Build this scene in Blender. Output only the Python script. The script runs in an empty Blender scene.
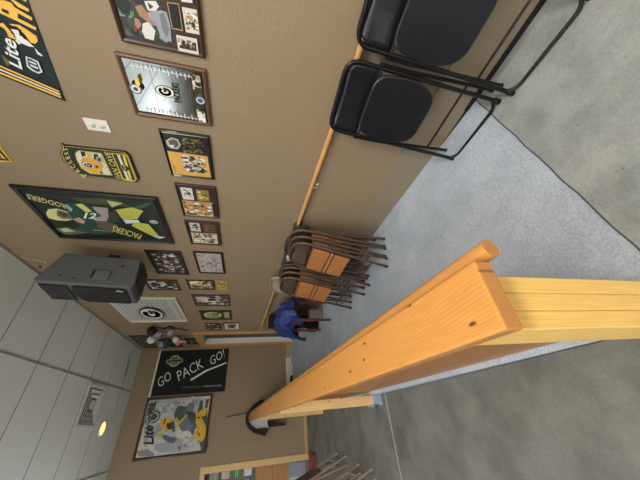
import bpy, math, random
from mathutils import Vector, Matrix
random.seed(7)
C = bpy.context.scene.collection
PI = math.pi
# ---------------------------------------------------------------- camera
H = 1.42            # eye height
FPX = 261.06
W = ((0.8211330048768346, 0.08544750599672007, -0.5643042725522883),
     (-0.5675419807504144, 0.22671792713343186, -0.7915144228642228),
     (0.06030496155145909, 0.9702049810402137, 0.2346606195700861))
def ray(px, py):
    x = ((480 - py) - 240) / FPX; y = -(px - 320) / FPX
    return Vector([r[0]*x + r[1]*y - r[2] for r in W])
def on_x(p, X): r = ray(*p); t = X/r.x; return Vector((X, r.y*t, r.z*t + H))
def on_y(p, Y): r = ray(*p); t = Y/r.y; return Vector((r.x*t, Y, r.z*t + H))
def on_z(p, Z): r = ray(*p); t = (Z-H)/r.z; return Vector((r.x*t, r.y*t, Z))
cam = bpy.data.cameras.new('camera'); co = bpy.data.objects.new('camera', cam); C.objects.link(co)
cam.sensor_fit = 'HORIZONTAL'; cam.sensor_width = 36; cam.lens = 36*FPX/640; cam.clip_start = 0.02
Xu = Vector([r[0] for r in W]); Yu = Vector([r[1] for r in W]); Zu = Vector([r[2] for r in W])
m = Matrix((-Yu, Xu, Zu)).transposed().to_4x4(); m.translation = (0, 0, H)
co.matrix_world = m
bpy.context.scene.camera = co
XW, YF, ZC = 1.75, 7.5, 2.53 + H      # right wall, far wall, ceiling
XL, YB = -6.3, -4.0
SL = 0.053; Y0R = 0.58
def ramp(y): return max(0, y - Y0R)*SL

# ---------------------------------------------------------------- colours and materials
def lin(c):
    out = []
    for v in c[:3]:
        v /= 255.0
        out.append(v/12.92 if v <= 0.04045 else ((v+0.055)/1.055)**2.4)
    return (*out, 1)
def mat(name, col, rough=0.5, metal=0.0, noise=0.0, scale=20, bump=0.0, bscale=60, coat=0.0):
    m = bpy.data.materials.new(name); m.use_nodes = True
    nt = m.node_tree; b = nt.nodes['Principled BSDF']
    b.inputs['Roughness'].default_value = rough; b.inputs['Metallic'].default_value = metal
    b.inputs['Base Color'].default_value = lin(col); b.inputs['Coat Weight'].default_value = coat
    tc = nt.nodes.new('ShaderNodeTexCoord')
    n = nt.nodes.new('ShaderNodeTexNoise'); n.inputs['Scale'].default_value = scale; n.inputs['Detail'].default_value = 6
    nt.links.new(tc.outputs['Object'], n.inputs['Vector'])
    r = nt.nodes.new('ShaderNodeMapRange'); r.inputs[3].default_value = 1-noise; r.inputs[4].default_value = 1+noise
    nt.links.new(n.outputs['Fac'], r.inputs[0])
    mx = nt.nodes.new('ShaderNodeVectorMath'); mx.operation = 'SCALE'
    mx.inputs[0].default_value = lin(col)[:3]; nt.links.new(r.outputs[0], mx.inputs['Scale'])
    nt.links.new(mx.outputs[0], b.inputs['Base Color'])
    if bump:
        n2 = nt.nodes.new('ShaderNodeTexNoise'); n2.inputs['Scale'].default_value = bscale; n2.inputs['Detail'].default_value = 5
        nt.links.new(tc.outputs['Object'], n2.inputs['Vector'])
        bp = nt.nodes.new('ShaderNodeBump'); bp.inputs['Strength'].default_value = bump; bp.inputs['Distance'].default_value = 0.01
        nt.links.new(n2.outputs['Fac'], bp.inputs['Height']); nt.links.new(bp.outputs[0], b.inputs['Normal'])
    return m
def wood(name, c1, c2, axis='Y', scale=9, rough=0.4, knots=True, coat=0.2, stretch=0.06, across='X'):
    """grain along one axis, dark annual lines, scattered knots"""
    m = bpy.data.materials.new(name); m.use_nodes = True
    nt = m.node_tree; N = nt.nodes; L = nt.links; b = N['Principled BSDF']
    b.inputs['Roughness'].default_value = rough; b.inputs['Coat Weight'].default_value = coat
    b.inputs['Coat Roughness'].default_value = 0.25
    tc = N.new('ShaderNodeTexCoord'); mp = N.new('ShaderNodeMapping')
    s = [1, 1, 1]; s['XYZ'.index(axis)] = stretch
    mp.inputs['Scale'].default_value = s; L.new(tc.outputs['Object'], mp.inputs['Vector'])
    mpb = N.new('ShaderNodeMapping'); sb = [1, 1, 1]; sb['XYZ'.index(axis)] = 0.16
    mpb.inputs['Scale'].default_value = sb; L.new(tc.outputs['Object'], mpb.inputs['Vector'])
    big = N.new('ShaderNodeTexNoise'); big.inputs['Scale'].default_value = 7; big.inputs['Detail'].default_value = 1.2
    L.new(mpb.outputs[0], big.inputs['Vector'])
    mul = N.new('ShaderNodeMath'); mul.operation = 'MULTIPLY'; mul.inputs[1].default_value = 9
    L.new(big.outputs['Fac'], mul.inputs[0])
    sp = N.new('ShaderNodeSeparateXYZ'); L.new(tc.outputs['Object'], sp.inputs[0])
    ac = N.new('ShaderNodeMath'); ac.operation = 'MULTIPLY_ADD'; ac.inputs[1].default_value = scale*13
    L.new(sp.outputs['X' if axis != 'X' else 'Z'], ac.inputs[0]); L.new(mul.outputs[0], ac.inputs[2])
    ac2 = N.new('ShaderNodeMath'); ac2.operation = 'MULTIPLY_ADD'; ac2.inputs[1].default_value = scale*9
    L.new(sp.outputs['Z' if axis == 'Y' else 'Y'], ac2.inputs[0]); L.new(ac.outputs[0], ac2.inputs[2])
    fr = N.new('ShaderNodeMath'); fr.operation = 'FRACT'; L.new(ac2.outputs[0], fr.inputs[0])
    rp = N.new('ShaderNodeValToRGB'); rp.color_ramp.elements[0].color = lin(c1); rp.color_ramp.elements[1].color = lin(c2)
    rp.color_ramp.elements[0].position = 0.2; e = rp.color_ramp.elements.new(0.98); e.color = lin(c1)
    rp.color_ramp.elements[1].position = 0.85
    L.new(fr.outputs[0], rp.inputs[0])
    fine = N.new('ShaderNodeTexNoise'); fine.inputs['Scale'].default_value = 120; fine.inputs['Detail'].default_value = 3
    L.new(mp.outputs[0], fine.inputs['Vector'])
    r2 = N.new('ShaderNodeMapRange'); r2.inputs[3].default_value = 0.82; r2.inputs[4].default_value = 1.16
    L.new(fine.outputs['Fac'], r2.inputs[0])
    sc = N.new('ShaderNodeVectorMath'); sc.operation = 'SCALE'; L.new(rp.outputs[0], sc.inputs[0]); L.new(r2.outputs[0], sc.inputs['Scale'])
    last = sc.outputs[0]
    if knots:
        s3 = N.new('ShaderNodeSeparateXYZ'); L.new(tc.outputs['Object'], s3.inputs[0]); cb = N.new('ShaderNodeCombineXYZ')
        for nm_, k_, sc_ in ((across, 0, 1.0), (axis, 1, .42)):
            mm = N.new('ShaderNodeMath'); mm.operation = 'MULTIPLY'; mm.inputs[1].default_value = sc_; L.new(s3.outputs[nm_], mm.inputs[0]); L.new(mm.outputs[0], cb.inputs[k_])
        v = N.new('ShaderNodeTexVoronoi'); v.voronoi_dimensions = '2D'; v.inputs['Scale'].default_value = 13.0; L.new(cb.outputs[0], v.inputs['Vector'])
        kr = N.new('ShaderNodeMapRange'); kr.inputs[1].default_value = 0.03; kr.inputs[2].default_value = 0.075
        kr.inputs[3].default_value = 1; kr.inputs[4].default_value = 0; L.new(v.outputs['Distance'], kr.inputs[0])
        gt = N.new('ShaderNodeSeparateColor'); L.new(v.outputs['Color'], gt.inputs[0])
        g2 = N.new('ShaderNodeMath'); g2.operation = 'GREATER_THAN'; g2.inputs[1].default_value = 0.45; L.new(gt.outputs[0], g2.inputs[0])
        g3 = N.new('ShaderNodeMath'); g3.operation = 'MULTIPLY'; L.new(kr.outputs[0], g3.inputs[0]); L.new(g2.outputs[0], g3.inputs[1])
        mix = N.new('ShaderNodeMix'); mix.data_type = 'RGBA'; L.new(g3.outputs[0], mix.inputs[0])
        L.new(last, mix.inputs[6]); mix.inputs[7].default_value = lin((96, 50, 24)); last = mix.outputs[2]
    L.new(last, b.inputs['Base Color'])
    return m
def concrete(name, col, dark, blotch=2.0, amt=0.8, bump=0.3, spots=True, lo=.42, hi=.72, fa=.13, fs=70):
    m = bpy.data.materials.new(name); m.use_nodes = True
    nt = m.node_tree; N = nt.nodes; L = nt.links; b = N['Principled BSDF']; b.inputs['Roughness'].default_value = 0.62
    tc = N.new('ShaderNodeTexCoord')
    n = N.new('ShaderNodeTexNoise'); n.inputs['Scale'].default_value = blotch; n.inputs['Detail'].default_value = 9; n.inputs['Roughness'].default_value = 0.62
    L.new(tc.outputs['Object'], n.inputs['Vector'])
    r = N.new('ShaderNodeMapRange'); r.inputs[1].default_value = lo; r.inputs[2].default_value = hi; r.inputs[4].default_value = amt
    L.new(n.outputs['Fac'], r.inputs[0])
    mx = N.new('ShaderNodeMix'); mx.data_type = 'RGBA'; mx.inputs[6].default_value = lin(col); mx.inputs[7].default_value = lin(dark)
    L.new(r.outputs[0], mx.inputs[0])
    f = N.new('ShaderNodeTexNoise'); f.inputs['Scale'].default_value = fs; f.inputs['Detail'].default_value = 8; f.inputs['Roughness'].default_value = .75; L.new(tc.outputs['Object'], f.inputs['Vector'])
    r2 = N.new('ShaderNodeMapRange'); r2.inputs[1].default_value = .36; r2.inputs[2].default_value = .64; r2.inputs[3].default_value = 1-fa; r2.inputs[4].default_value = 1+fa; L.new(f.outputs['Fac'], r2.inputs[0])
    sc = N.new('ShaderNodeVectorMath'); sc.operation = 'SCALE'; L.new(mx.outputs[2], sc.inputs[0]); L.new(r2.outputs[0], sc.inputs['Scale'])
    last = sc.outputs[0]
    if spots:
        v = N.new('ShaderNodeTexNoise'); v.inputs['Scale'].default_value = 16; v.inputs['Detail'].default_value = 7; v.inputs['Roughness'].default_value = .7
        L.new(tc.outputs['Object'], v.inputs['Vector'])
        r3 = N.new('ShaderNodeMapRange'); r3.inputs[1].default_value = .66; r3.inputs[2].default_value = .71; r3.inputs[4].default_value = .7; L.new(v.outputs['Fac'], r3.inputs[0])
        m3 = N.new('ShaderNodeMix'); m3.data_type = 'RGBA'; m3.inputs[7].default_value = lin((70, 68, 62)); L.new(r3.outputs[0], m3.inputs[0]); L.new(last, m3.inputs[6]); last = m3.outputs[2]
    L.new(last, b.inputs['Base Color'])
    bp = N.new('ShaderNodeBump'); bp.inputs['Strength'].default_value = bump; bp.inputs['Distance'].default_value = 0.006
    L.new(f.outputs['Fac'], bp.inputs['Height']); L.new(bp.outputs[0], b.inputs['Normal'])
    return m
def emit(name, col, s):
    m = bpy.data.materials.new(name); m.use_nodes = True; b = m.node_tree.nodes['Principled BSDF']
    b.inputs['Base Color'].default_value = lin(col); b.inputs['Emission Color'].default_value = lin(col); b.inputs['Emission Strength'].default_value = s
    return m
def printmat(name, rough, coat):
    m = bpy.data.materials.new(name); m.use_nodes = True; nt = m.node_tree; b = nt.nodes['Principled BSDF']
    a = nt.nodes.new('ShaderNodeAttribute'); a.attribute_name = 'Col'; nt.links.new(a.outputs['Color'], b.inputs['Base Color'])
    b.inputs['Roughness'].default_value = rough; b.inputs['Coat Weight'].default_value = coat; b.inputs['Coat Roughness'].default_value = .08
    return m
M = dict(
    wall=mat('tan wall paint', (150, 131, 106), .55, noise=.05, scale=2.5, bump=.25, bscale=90),
    walllow=mat('tan baseboard paint', (143, 129, 110), .5, noise=.10, scale=5, bump=.2),
    ceil=mat('ceiling tile', (226, 230, 228), .9, noise=.03, scale=8, bump=.4, bscale=150),
    tbar=mat('ceiling grid metal', (152, 154, 152), .5, noise=.03),
    ramp=concrete('broomed pale concrete', (188, 196, 207), (156, 165, 177), 3.0, .7, 1.0, lo=.4, hi=.7, fa=.24, fs=90),
    slab=concrete('darker grey concrete', (112, 112, 107), (78, 79, 72), 2.4, .9, .3, lo=.4, hi=.66),  # set darker than the slab across the joint
    slab2=concrete('grey green concrete', (160, 163, 160), (128, 132, 128), 3.4, .9, .3, lo=.4, hi=.66),
    joint=mat('dark floor joint', (74, 74, 70), .9, noise=.3, scale=60),
    paint=mat('light joint edge', (170, 170, 165), .9, noise=.2, scale=40),
    cap=wood('varnished pine cap', (200, 139, 70), (162, 100, 44), 'Y', 10, .32),
    hrail=wood('varnished pine rail', (198, 138, 72), (156, 96, 44), 'Y', 16, .3, knots=False),
    panel=wood('brown pine panel', (170, 116, 62), (138, 86, 42), 'Y', 8, .45, across='Z'),
    post=wood('pale pine post', (250, 208, 118), (238, 182, 86), 'Z', 9, .45, knots=False),
    post2=wood('raw pine post', (230, 196, 140), (200, 156, 96), 'Z', 12, .6),
    trim=wood('pine trim', (205, 158, 98), (170, 115, 62), 'Z', 14, .5),
    trimh=wood('pine trim horizontal', (205, 165, 110), (165, 120, 72), 'X', 14, .5),
    wrail=wood('orange pine wall rail', (214, 160, 98), (186, 126, 68), 'Y', 14, .35, knots=False),
    black=mat('black painted steel', (22, 23, 25), .32, .3, noise=.15, scale=30),
    blackpan=mat('black satin panel', (25, 29, 35), .3, 0, noise=.25, scale=9, coat=.15),
    rubber=mat('black rubber', (16, 16, 17), .7, noise=.2),
    brown=mat('brown painted steel', (98, 80, 70), .35, .35, noise=.15, scale=30),
    brownpan=mat('brown steel back panel', (96, 80, 67), .4, .25, noise=.12, scale=12),
    beige=mat('beige painted steel', (176, 164, 146), .4, .15, noise=.08),
    ply=wood('worn plywood seat', (184, 124, 72), (140, 86, 44), 'X', 12, .4, knots=False),
    tip=mat('grey plastic foot tips', (60, 56, 54), .6, noise=.1),
    silver=mat('bare metal tips', (190, 188, 184), .35, .6, noise=.1),
    galv=mat('galvanised steel', (176, 190, 214), .35, .4, noise=.1, scale=60),
    spk=mat('dark grey textured plastic', (88, 92, 95), .6, noise=.12, scale=60, bump=.3, bscale=300),
    grille=mat('black speaker grille', (14, 15, 16), .6, noise=.35, scale=400, bump=.6, bscale=500),
    horn=mat('black horn plastic', (26, 27, 29), .45, noise=.1),
    white=mat('white plastic', (236, 234, 226), .4, noise=.03),
    doorw=mat('white painted jamb', (232, 232, 230), .5, noise=.04),
    doorg=mat('dark green door paint', (44, 52, 44), .45, noise=.1),
    frameblk=mat('black frame lacquer', (22, 21, 22), .3, noise=.1, coat=.3),
    framebrn=mat('dark walnut frame', (66, 42, 34), .35, noise=.2, scale=40, coat=.3),
    framered=mat('mahogany frame', (78, 36, 28), .35, noise=.2, scale=40, coat=.3),
    framewal=mat('brown wood frame', (106, 76, 58), .4, noise=.15, scale=30),
    mirror=mat('mirror glass', (186, 190, 190), .03, 1.0, noise=0),
    framewht=mat('white frame', (226, 224, 216), .4, noise=.03),
    cloth=mat('dark green flag cloth', (28, 44, 46), .8, noise=.1, scale=30),
    blue=mat('blue velvet', (33, 57, 122), .4, noise=.7, scale=22, bump=.6, bscale=25),
    brownlt=mat('light brown steel', (160, 148, 140), .35, .3, noise=.12, scale=30),
    redwood=mat('red stained wood', (112, 62, 54), .4, noise=.2, scale=25),
    redbox=mat('red box', (130, 40, 48), .5, noise=.1),
    greencloth=mat('green cloth', (46, 70, 62), .8, noise=.3, scale=30, bump=.4),
    carton=mat('cream carton', (140, 130, 114), .7, noise=.08),
    pale=mat('crumpled pale plastic', (186, 190, 192), .35, noise=.25, scale=12, bump=.8, bscale=18),
    stick=mat('brown stick', (96, 74, 56), .6, noise=.1),
    steelg=mat('grey painted metal', (150, 156, 168), .45, .2, noise=.08),
    pine=wood('knotty pine boards', (196, 140, 84), (160, 100, 54), 'X', 10, .5),
    paintw=mat('white wall paint', (206, 208, 210), .6, noise=.04),
    vent=mat('vent white enamel', (216, 217, 212), .45, noise=.02),
    ventdark=mat('vent dark interior', (128, 130, 128), .8, noise=.1),
    lampglow=emit('warm lamp', (255, 214, 130), .9),
    print=printmat('glossy print', .5, .08), matte=printmat('matte print', .75, 0.0),
)

# ---------------------------------------------------------------- mesh builder
class MB:
    def __init__(s): s.v = []; s.f = []; s.c = []; s.sm = []
    def add(s, vs, fs, col=None, smooth=False):
        k = len(s.v); s.v += [Vector(v) for v in vs]
        for f in fs: s.f.append([i+k for i in f]); s.c.append(col); s.sm.append(smooth)
        return s
    def box(s, a, b, col=None, bev=0.0):
        (x0, y0, z0), (x1, y1, z1) = a, b
        x0, x1 = sorted((x0, x1)); y0, y1 = sorted((y0, y1)); z0, z1 = sorted((z0, z1))
        return s.hexa([(x0, y0, z0), (x1, y0, z0), (x1, y1, z0), (x0, y1, z0), (x0, y0, z1), (x1, y0, z1), (x1, y1, z1), (x0, y1, z1)], col)
    def hexa(s, vs, col=None):
        return s.add(vs, [(3, 2, 1, 0), (4, 5, 6, 7), (0, 1, 5, 4), (1, 2, 6, 5), (2, 3, 7, 6), (3, 0, 4, 7)], col)
    def prism(s, pts, off, col=None):
        n = len(pts); off = Vector(off); vs = [Vector(p) for p in pts]; vs += [p + off for p in vs]
        fs = [tuple(range(n))[::-1], tuple(range(n, 2*n))] + [(i, (i+1) % n, n+(i+1) % n, n+i) for i in range(n)]
        return s.add(vs, fs, col)
    def tube(s, path, r, n=8, col=None, r2=None):
        P = [Vector(p) for p in path]; rings = []
        t0 = (P[1]-P[0]).normalized(); up = Vector((0, 0, 1)) if abs(t0.z) < .9 else Vector((1, 0, 0))
        u = t0.cross(up).normalized(); vs = []
        for i, p in enumerate(P):
            t = ((P[min(i+1, len(P)-1)]-P[i]).normalized() + (P[i]-P[max(i-1, 0)]).normalized()).normalized()
            u = (u - t*u.dot(t)).normalized(); w = t.cross(u)
            rr = r if r2 is None else r + (r2-r)*i/(len(P)-1)
            for k in range(n): a = 2*PI*k/n; vs.append(p + (u*math.cos(a) + w*math.sin(a))*rr)
        fs = [];
        for i in range(len(P)-1):
            for k in range(n): fs.append((i*n+k, i*n+(k+1) % n, (i+1)*n+(k+1) % n, (i+1)*n+k))
        k0 = len(s.v); s.add(vs, fs, col, True)
        s.add([vs[k] for k in range(n)], [tuple(range(n))[::-1]], col); s.add(vs[-n:], [tuple(range(n))], col)
        return s
    def lathe(s, c, axis, prof, n=24, col=None):
        """prof: (r, t) along axis"""
        a = Vector(axis).normalized(); up = Vector((0, 0, 1)) if abs(a.z) < .9 else Vector((1, 0, 0))
        u = a.cross(up).normalized(); w = a.cross(u); c = Vector(c); vs = []
        for r, t in prof:
            for k in range(n): g = 2*PI*k/n; vs.append(c + a*t + (u*math.cos(g)+w*math.sin(g))*max(r, 1e-4))
        fs = [(i*n+k, i*n+(k+1) % n, (i+1)*n+(k+1) % n, (i+1)*n+k) for i in range(len(prof)-1) for k in range(n)]
        return s.add(vs, fs, col, True)
    def build(s, name, material, parent=None, bevel=0.0, kind=None, seg=2, sub=0):
        off = Vector((0, 0, 0)); p = parent
        while p is not None: off += p.location; p = p.parent
        me = bpy.data.meshes.new(name); me.from_pydata([tuple(v-off) for v in s.v], [], s.f); me.materials.append(material)
        me.polygons.foreach_set('use_smooth', s.sm)
        if any(c is not None for c in s.c):
            at = me.color_attributes.new('Col', 'FLOAT_COLOR', 'CORNER'); i = 0
            for pl, c in zip(me.polygons, s.c):
                l = lin(c or (128, 128, 128))
                for _ in pl.loop_indices: at.data[i].color = l; i += 1
        me.update()
        o = bpy.data.objects.new(name, me); C.objects.link(o); o.parent = parent
        if kind: o['kind'] = kind
        if bevel:
            b = o.modifiers.new('bevel', 'BEVEL'); b.width = bevel; b.segments = seg; b.limit_method = 'ANGLE'; b.angle_limit = .7
        if sub:
            b = o.modifiers.new('sub', 'SUBSURF'); b.levels = sub; b.render_levels = sub
        return o
def tag(o, label, cat, group=None):
    o['label'] = label; o['category'] = cat
    if group: o['group'] = group
    return o
def thing(name, label, cat, loc=(0, 0, 0), group=None):
    o = bpy.data.objects.new(name, None); C.objects.link(o); o.location = loc; o.empty_display_size = .1
    return tag(o, label, cat, group)
def dup(root, loc=None, rot=None, label=None, group=None, mats=None):
    bpy.context.view_layer.update()
    def cp(o, par):
        c = o.copy(); C.objects.link(c); c.parent = par
        for ch in o.children: cp(ch, c)
        return c
    r = cp(root, None)
    if loc is not None: r.location = loc
    if rot is not None: r.rotation_euler = rot
    if label: r['label'] = label
    if group: r['group'] = group
    return r
def arcpath(pts, rad, seg=6):
    P = [Vector(p) for p in pts]; out = [P[0]]
    for i in range(1, len(P)-1):
        a = (P[i-1]-P[i]); b = (P[i+1]-P[i]); ra = min(rad, a.length*.49, b.length*.49); a.normalize(); b.normalize()
        p0 = P[i]+a*ra; p1 = P[i]+b*ra
        for k in range(seg+1):
            t = k/seg; out.append(p0*(1-t)**2 + P[i]*2*t*(1-t) + p1*t*t)
    return out + [P[-1]]

# ================================================================ THE ROOM
def S(name, mb, m, **k): return mb.build(name, M[m], kind='structure', **k)
# ground slab, with saw joints as separate thin grooves' fill in the same mesh family
b = MB(); b.box((XL, YB, -.15), (.171, YF, 0)); S('floor', b, 'slab')
ya_, yb_ = .516, .655
b = MB(); b.hexa([(.171, YB, -.15), (XW+.2, YB, -.15), (XW+.2, yb_, -.15), (.171, ya_, -.15), (.171, YB, 0), (XW+.2, YB, 0), (XW+.2, yb_, 0), (.171, ya_, 0)]); S('floor', b, 'slab2')
# pale concrete ramp rising to the far door
b = MB(); zf = ramp(YF)
b.hexa([(.171, ya_, -.15), (XW+.2, yb_, -.15), (XW+.2, 1.2, -.15), (.171, 1.2, -.15), (.171, ya_, 0), (XW+.2, yb_, 0), (XW+.2, 1.2, ramp(1.2)), (.171, 1.2, ramp(1.2))])
b.hexa([(.171, 1.2, -.15), (XW+.2, 1.2, -.15), (XW+.2, YF, -.15), (.171, YF, -.15), (.171, 1.2, ramp(1.2)), (XW+.2, 1.2, ramp(1.2)), (XW+.2, YF, zf), (.171, YF, zf)])
S('floor', b, 'ramp')
jt = MB()
pts = [(1.75-.1*k, .6395-.0078*k+.0035*math.sin(k*2.3)) for k in range(16)]+[(.171, .516)]
for (x0, y0), (x1, y1) in zip(pts, pts[1:]):
    jt.hexa([(x1, y1-.003, -.01), (x0, y0-.003, -.01), (x0, y0+.002, -.01), (x1, y1+.002, -.01), (x1, y1-.003, .004), (x0, y0-.003, .004), (x0, y0+.002, .004), (x1, y1+.002, .004)])
S('trim_1', jt, 'joint')
jt = MB(); jt.box((XL, 2.965, -.01), (.17, 2.977, .002)); S('trim_2', jt, 'paint')
jt = MB(); jt.box((.165, .58, -.01), (.1705, 7.3, .0025)); S('trim_3', jt, 'joint')
# walls.  door opening in the right wall, framed opening in the far wall
DY0, DY1, DT = 6.25, 7.12, 2.50
b = MB(); T = .25
b.box((XW, YB, -.15), (XW+T, DY0, ZC)); b.box((XW, DY1, -.15), (XW+T, YF+T, ZC)); b.box((XW, DY0, DT), (XW+T, DY1, ZC)); b.box((XW, DY0, -.15), (XW+T, DY1, ramp(6.6)))
S('wall_right', b, 'wall')
OX0, OX1, OT = -3.2, -.72, 2.16
b = MB(); b.box((OX1, YF, -.15), (XW+T, YF+T, ZC)); b.box((XL, YF, -.15), (OX0, YF+T, ZC)); b.box((OX0, YF, OT), (OX1, YF+T, ZC))
S('wall_far', b, 'wall')
b = MB(); b.box((XL-T, YB-T, -.15), (XL, YF+T, ZC)); S('wall_left', b, 'wall')
b = MB(); b.box((XL-T, YB-T, -.15), (XW+T, YB, ZC)); S('wall_back', b, 'wall')
b = MB(); b.box((XL-T, YB-T, ZC), (XW+T, YF+T, ZC+.1)); S('ceiling', b, 'ceil')
# ceiling grid
b = MB(); k = -12
TW = .007
y = 4.19 - .69*11
while y < YF:
    if y > YB: b.box((XL, y-TW*.7, ZC-.006), (XW, y+TW*.7, ZC+.01))
    y += .69
for x in (XW-.02, .865, -.48, -1.825, -3.17, -4.515, -5.86): b.box((x-TW*1.3, YB, ZC-.008), (x+TW*1.3, YF, ZC+.01))
b.box((XL, YF-.02, ZC-.008), (XW, YF, ZC+.01))
S('trim_4', b, 'tbar')
# right baseboard: level top, follows the ramp below
b = MB(); b.box((XW-.014, YB, -.02), (XW, 6.05, .31)); S('baseboard_right', b, 'walllow', bevel=.003)
b = MB(); b.box((XW-.022, YB, 0), (XW-.014, .72, .032)); b.box((XW-.018, .72, 0), (XW-.014, 1.0, .022)); S('trim_5', b, 'rubber')
b = MB(); b.box((.24, YF-.03, ramp(YF)-.02), (XW, YF, ramp(YF)+.11)); S('baseboard_far', b, 'trimh', bevel=.004)
b = MB(); b.box((OX1+.1, YF-.03, 0), (.17, YF, .07)); S('baseboard_far', b, 'trimh', bevel=.004)
# door in the right wall
b = MB(); d = .03
b.box((XW-d, DY0-.13, ramp(6.2)-.02), (XW, DY0, DT+.12)); b.box((XW-d, DY1, ramp(7.2)-.02), (XW, DY1+.24, DT+.12)); b.box((XW-d, DY0, DT), (XW, DY1, DT+.12))
door = thing('door_1', 'white and dark green door in pine trim at the top of the ramp', 'door', (XW, 6.7, ramp(6.6))); door['kind'] = 'structure'
b.build('casing', M['trim'], door, bevel=.006)
b = MB(); b.box((XW, DY1-.02, ramp(6.6)), (XW+.17, DY1, DT)); b.box((XW, DY0, ramp(6.6)), (XW+.17, DY0+.02, DT)); b.box((XW, DY0, DT-.02), (XW+.17, DY1, DT)); b.build('jamb', M['doorw'], door)
b = MB(); b.box((XW+.125, DY0+.02, ramp(6.6)+.01), (XW+.165, DY1-.02, DT-.02)); leaf = b.build('door_panel', M['doorg'], door)
b = MB(); b.lathe((XW+.125, DY0+.09, 1.32), (-1, 0, 0), [(.001, .05), (.02, .045), (.026, .03), (.012, .012), (.012, 0)], 12); b.build('door_knob', M['silver'], leaf)
# framed opening in the far wall, room beyond
b = MB(); b.box((OX1, YF-.02, 0), (OX1+.115, YF+T, OT+.1)); b.box((OX0-.11, YF-.02, 0), (OX0, YF+T, OT+.1)); b.box((OX0, YF-.02, OT), (OX1, YF+T, OT+.1))
S('door_2', b, 'post2', bevel=.006)
b = MB(); b.box((OX0-.4, YF+.5, -.15), (XW, YF+.6, ZC)); S('wall_alcove', b, 'paintw')
b = MB(); b.box((OX0-.4, YF+T, -.15), (OX1+.5, YF+.5, 0)); S('floor', b, 'slab')

def cut(o, ab):
    return o

# ================================================================ WALL ART
class Wall:
    def __init__(s, which): s.k = which
    def px(s, p):
        v = on_x(p, XW) if s.k == 'R' else on_y(p, YF)
        return ((v.y if s.k == 'R' else v.x), v.z)
    def pt(s, ab, d): return Vector((XW-d, ab[0], ab[1])) if s.k == 'R' else Vector((ab[0], YF-d, ab[1]))
    def off(s, d): return Vector((-d, 0, 0)) if s.k == 'R' else Vector((0, -d, 0))
    # viewed from the room, 'right' is -Y on the right wall and +X on the far wall
    def sgn(s): return -1 if s.k == 'R' else 1
WR, WF = Wall('R'), Wall('F')
class Rect:
    """axis-aligned rectangle on a wall; uv 0..1, u to the viewer's right, v up"""
    def __init__(s, wall, pts=None, a=None, b=None):
        s.w = wall
        if pts:
            q = [wall.px(p) for p in pts]; A = sorted(x for x, _ in q); B = sorted(z for _, z in q)
            n = len(q)//2; a = (sum(A[:n])/n, sum(A[n:])/(len(q)-n)); b = (sum(B[:n])/n, sum(B[n:])/(len(q)-n))
        s.a0, s.a1 = (a[1], a[0]) if wall.k == 'R' else (a[0], a[1]); s.b0, s.b1 = b
    def uv(s, u, v): return (s.a0+(s.a1-s.a0)*u, s.b0+(s.b1-s.b0)*v)
    def wd(s): return abs(s.a1-s.a0)
    def ht(s): return s.b1-s.b0
    def inset(s, t):
        r = Rect.__new__(Rect); r.w = s.w; g = 1 if s.a1 > s.a0 else -1
        r.a0, r.a1, r.b0, r.b1 = s.a0+g*t, s.a1-g*t, s.b0+t, s.b1-t; return r
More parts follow.
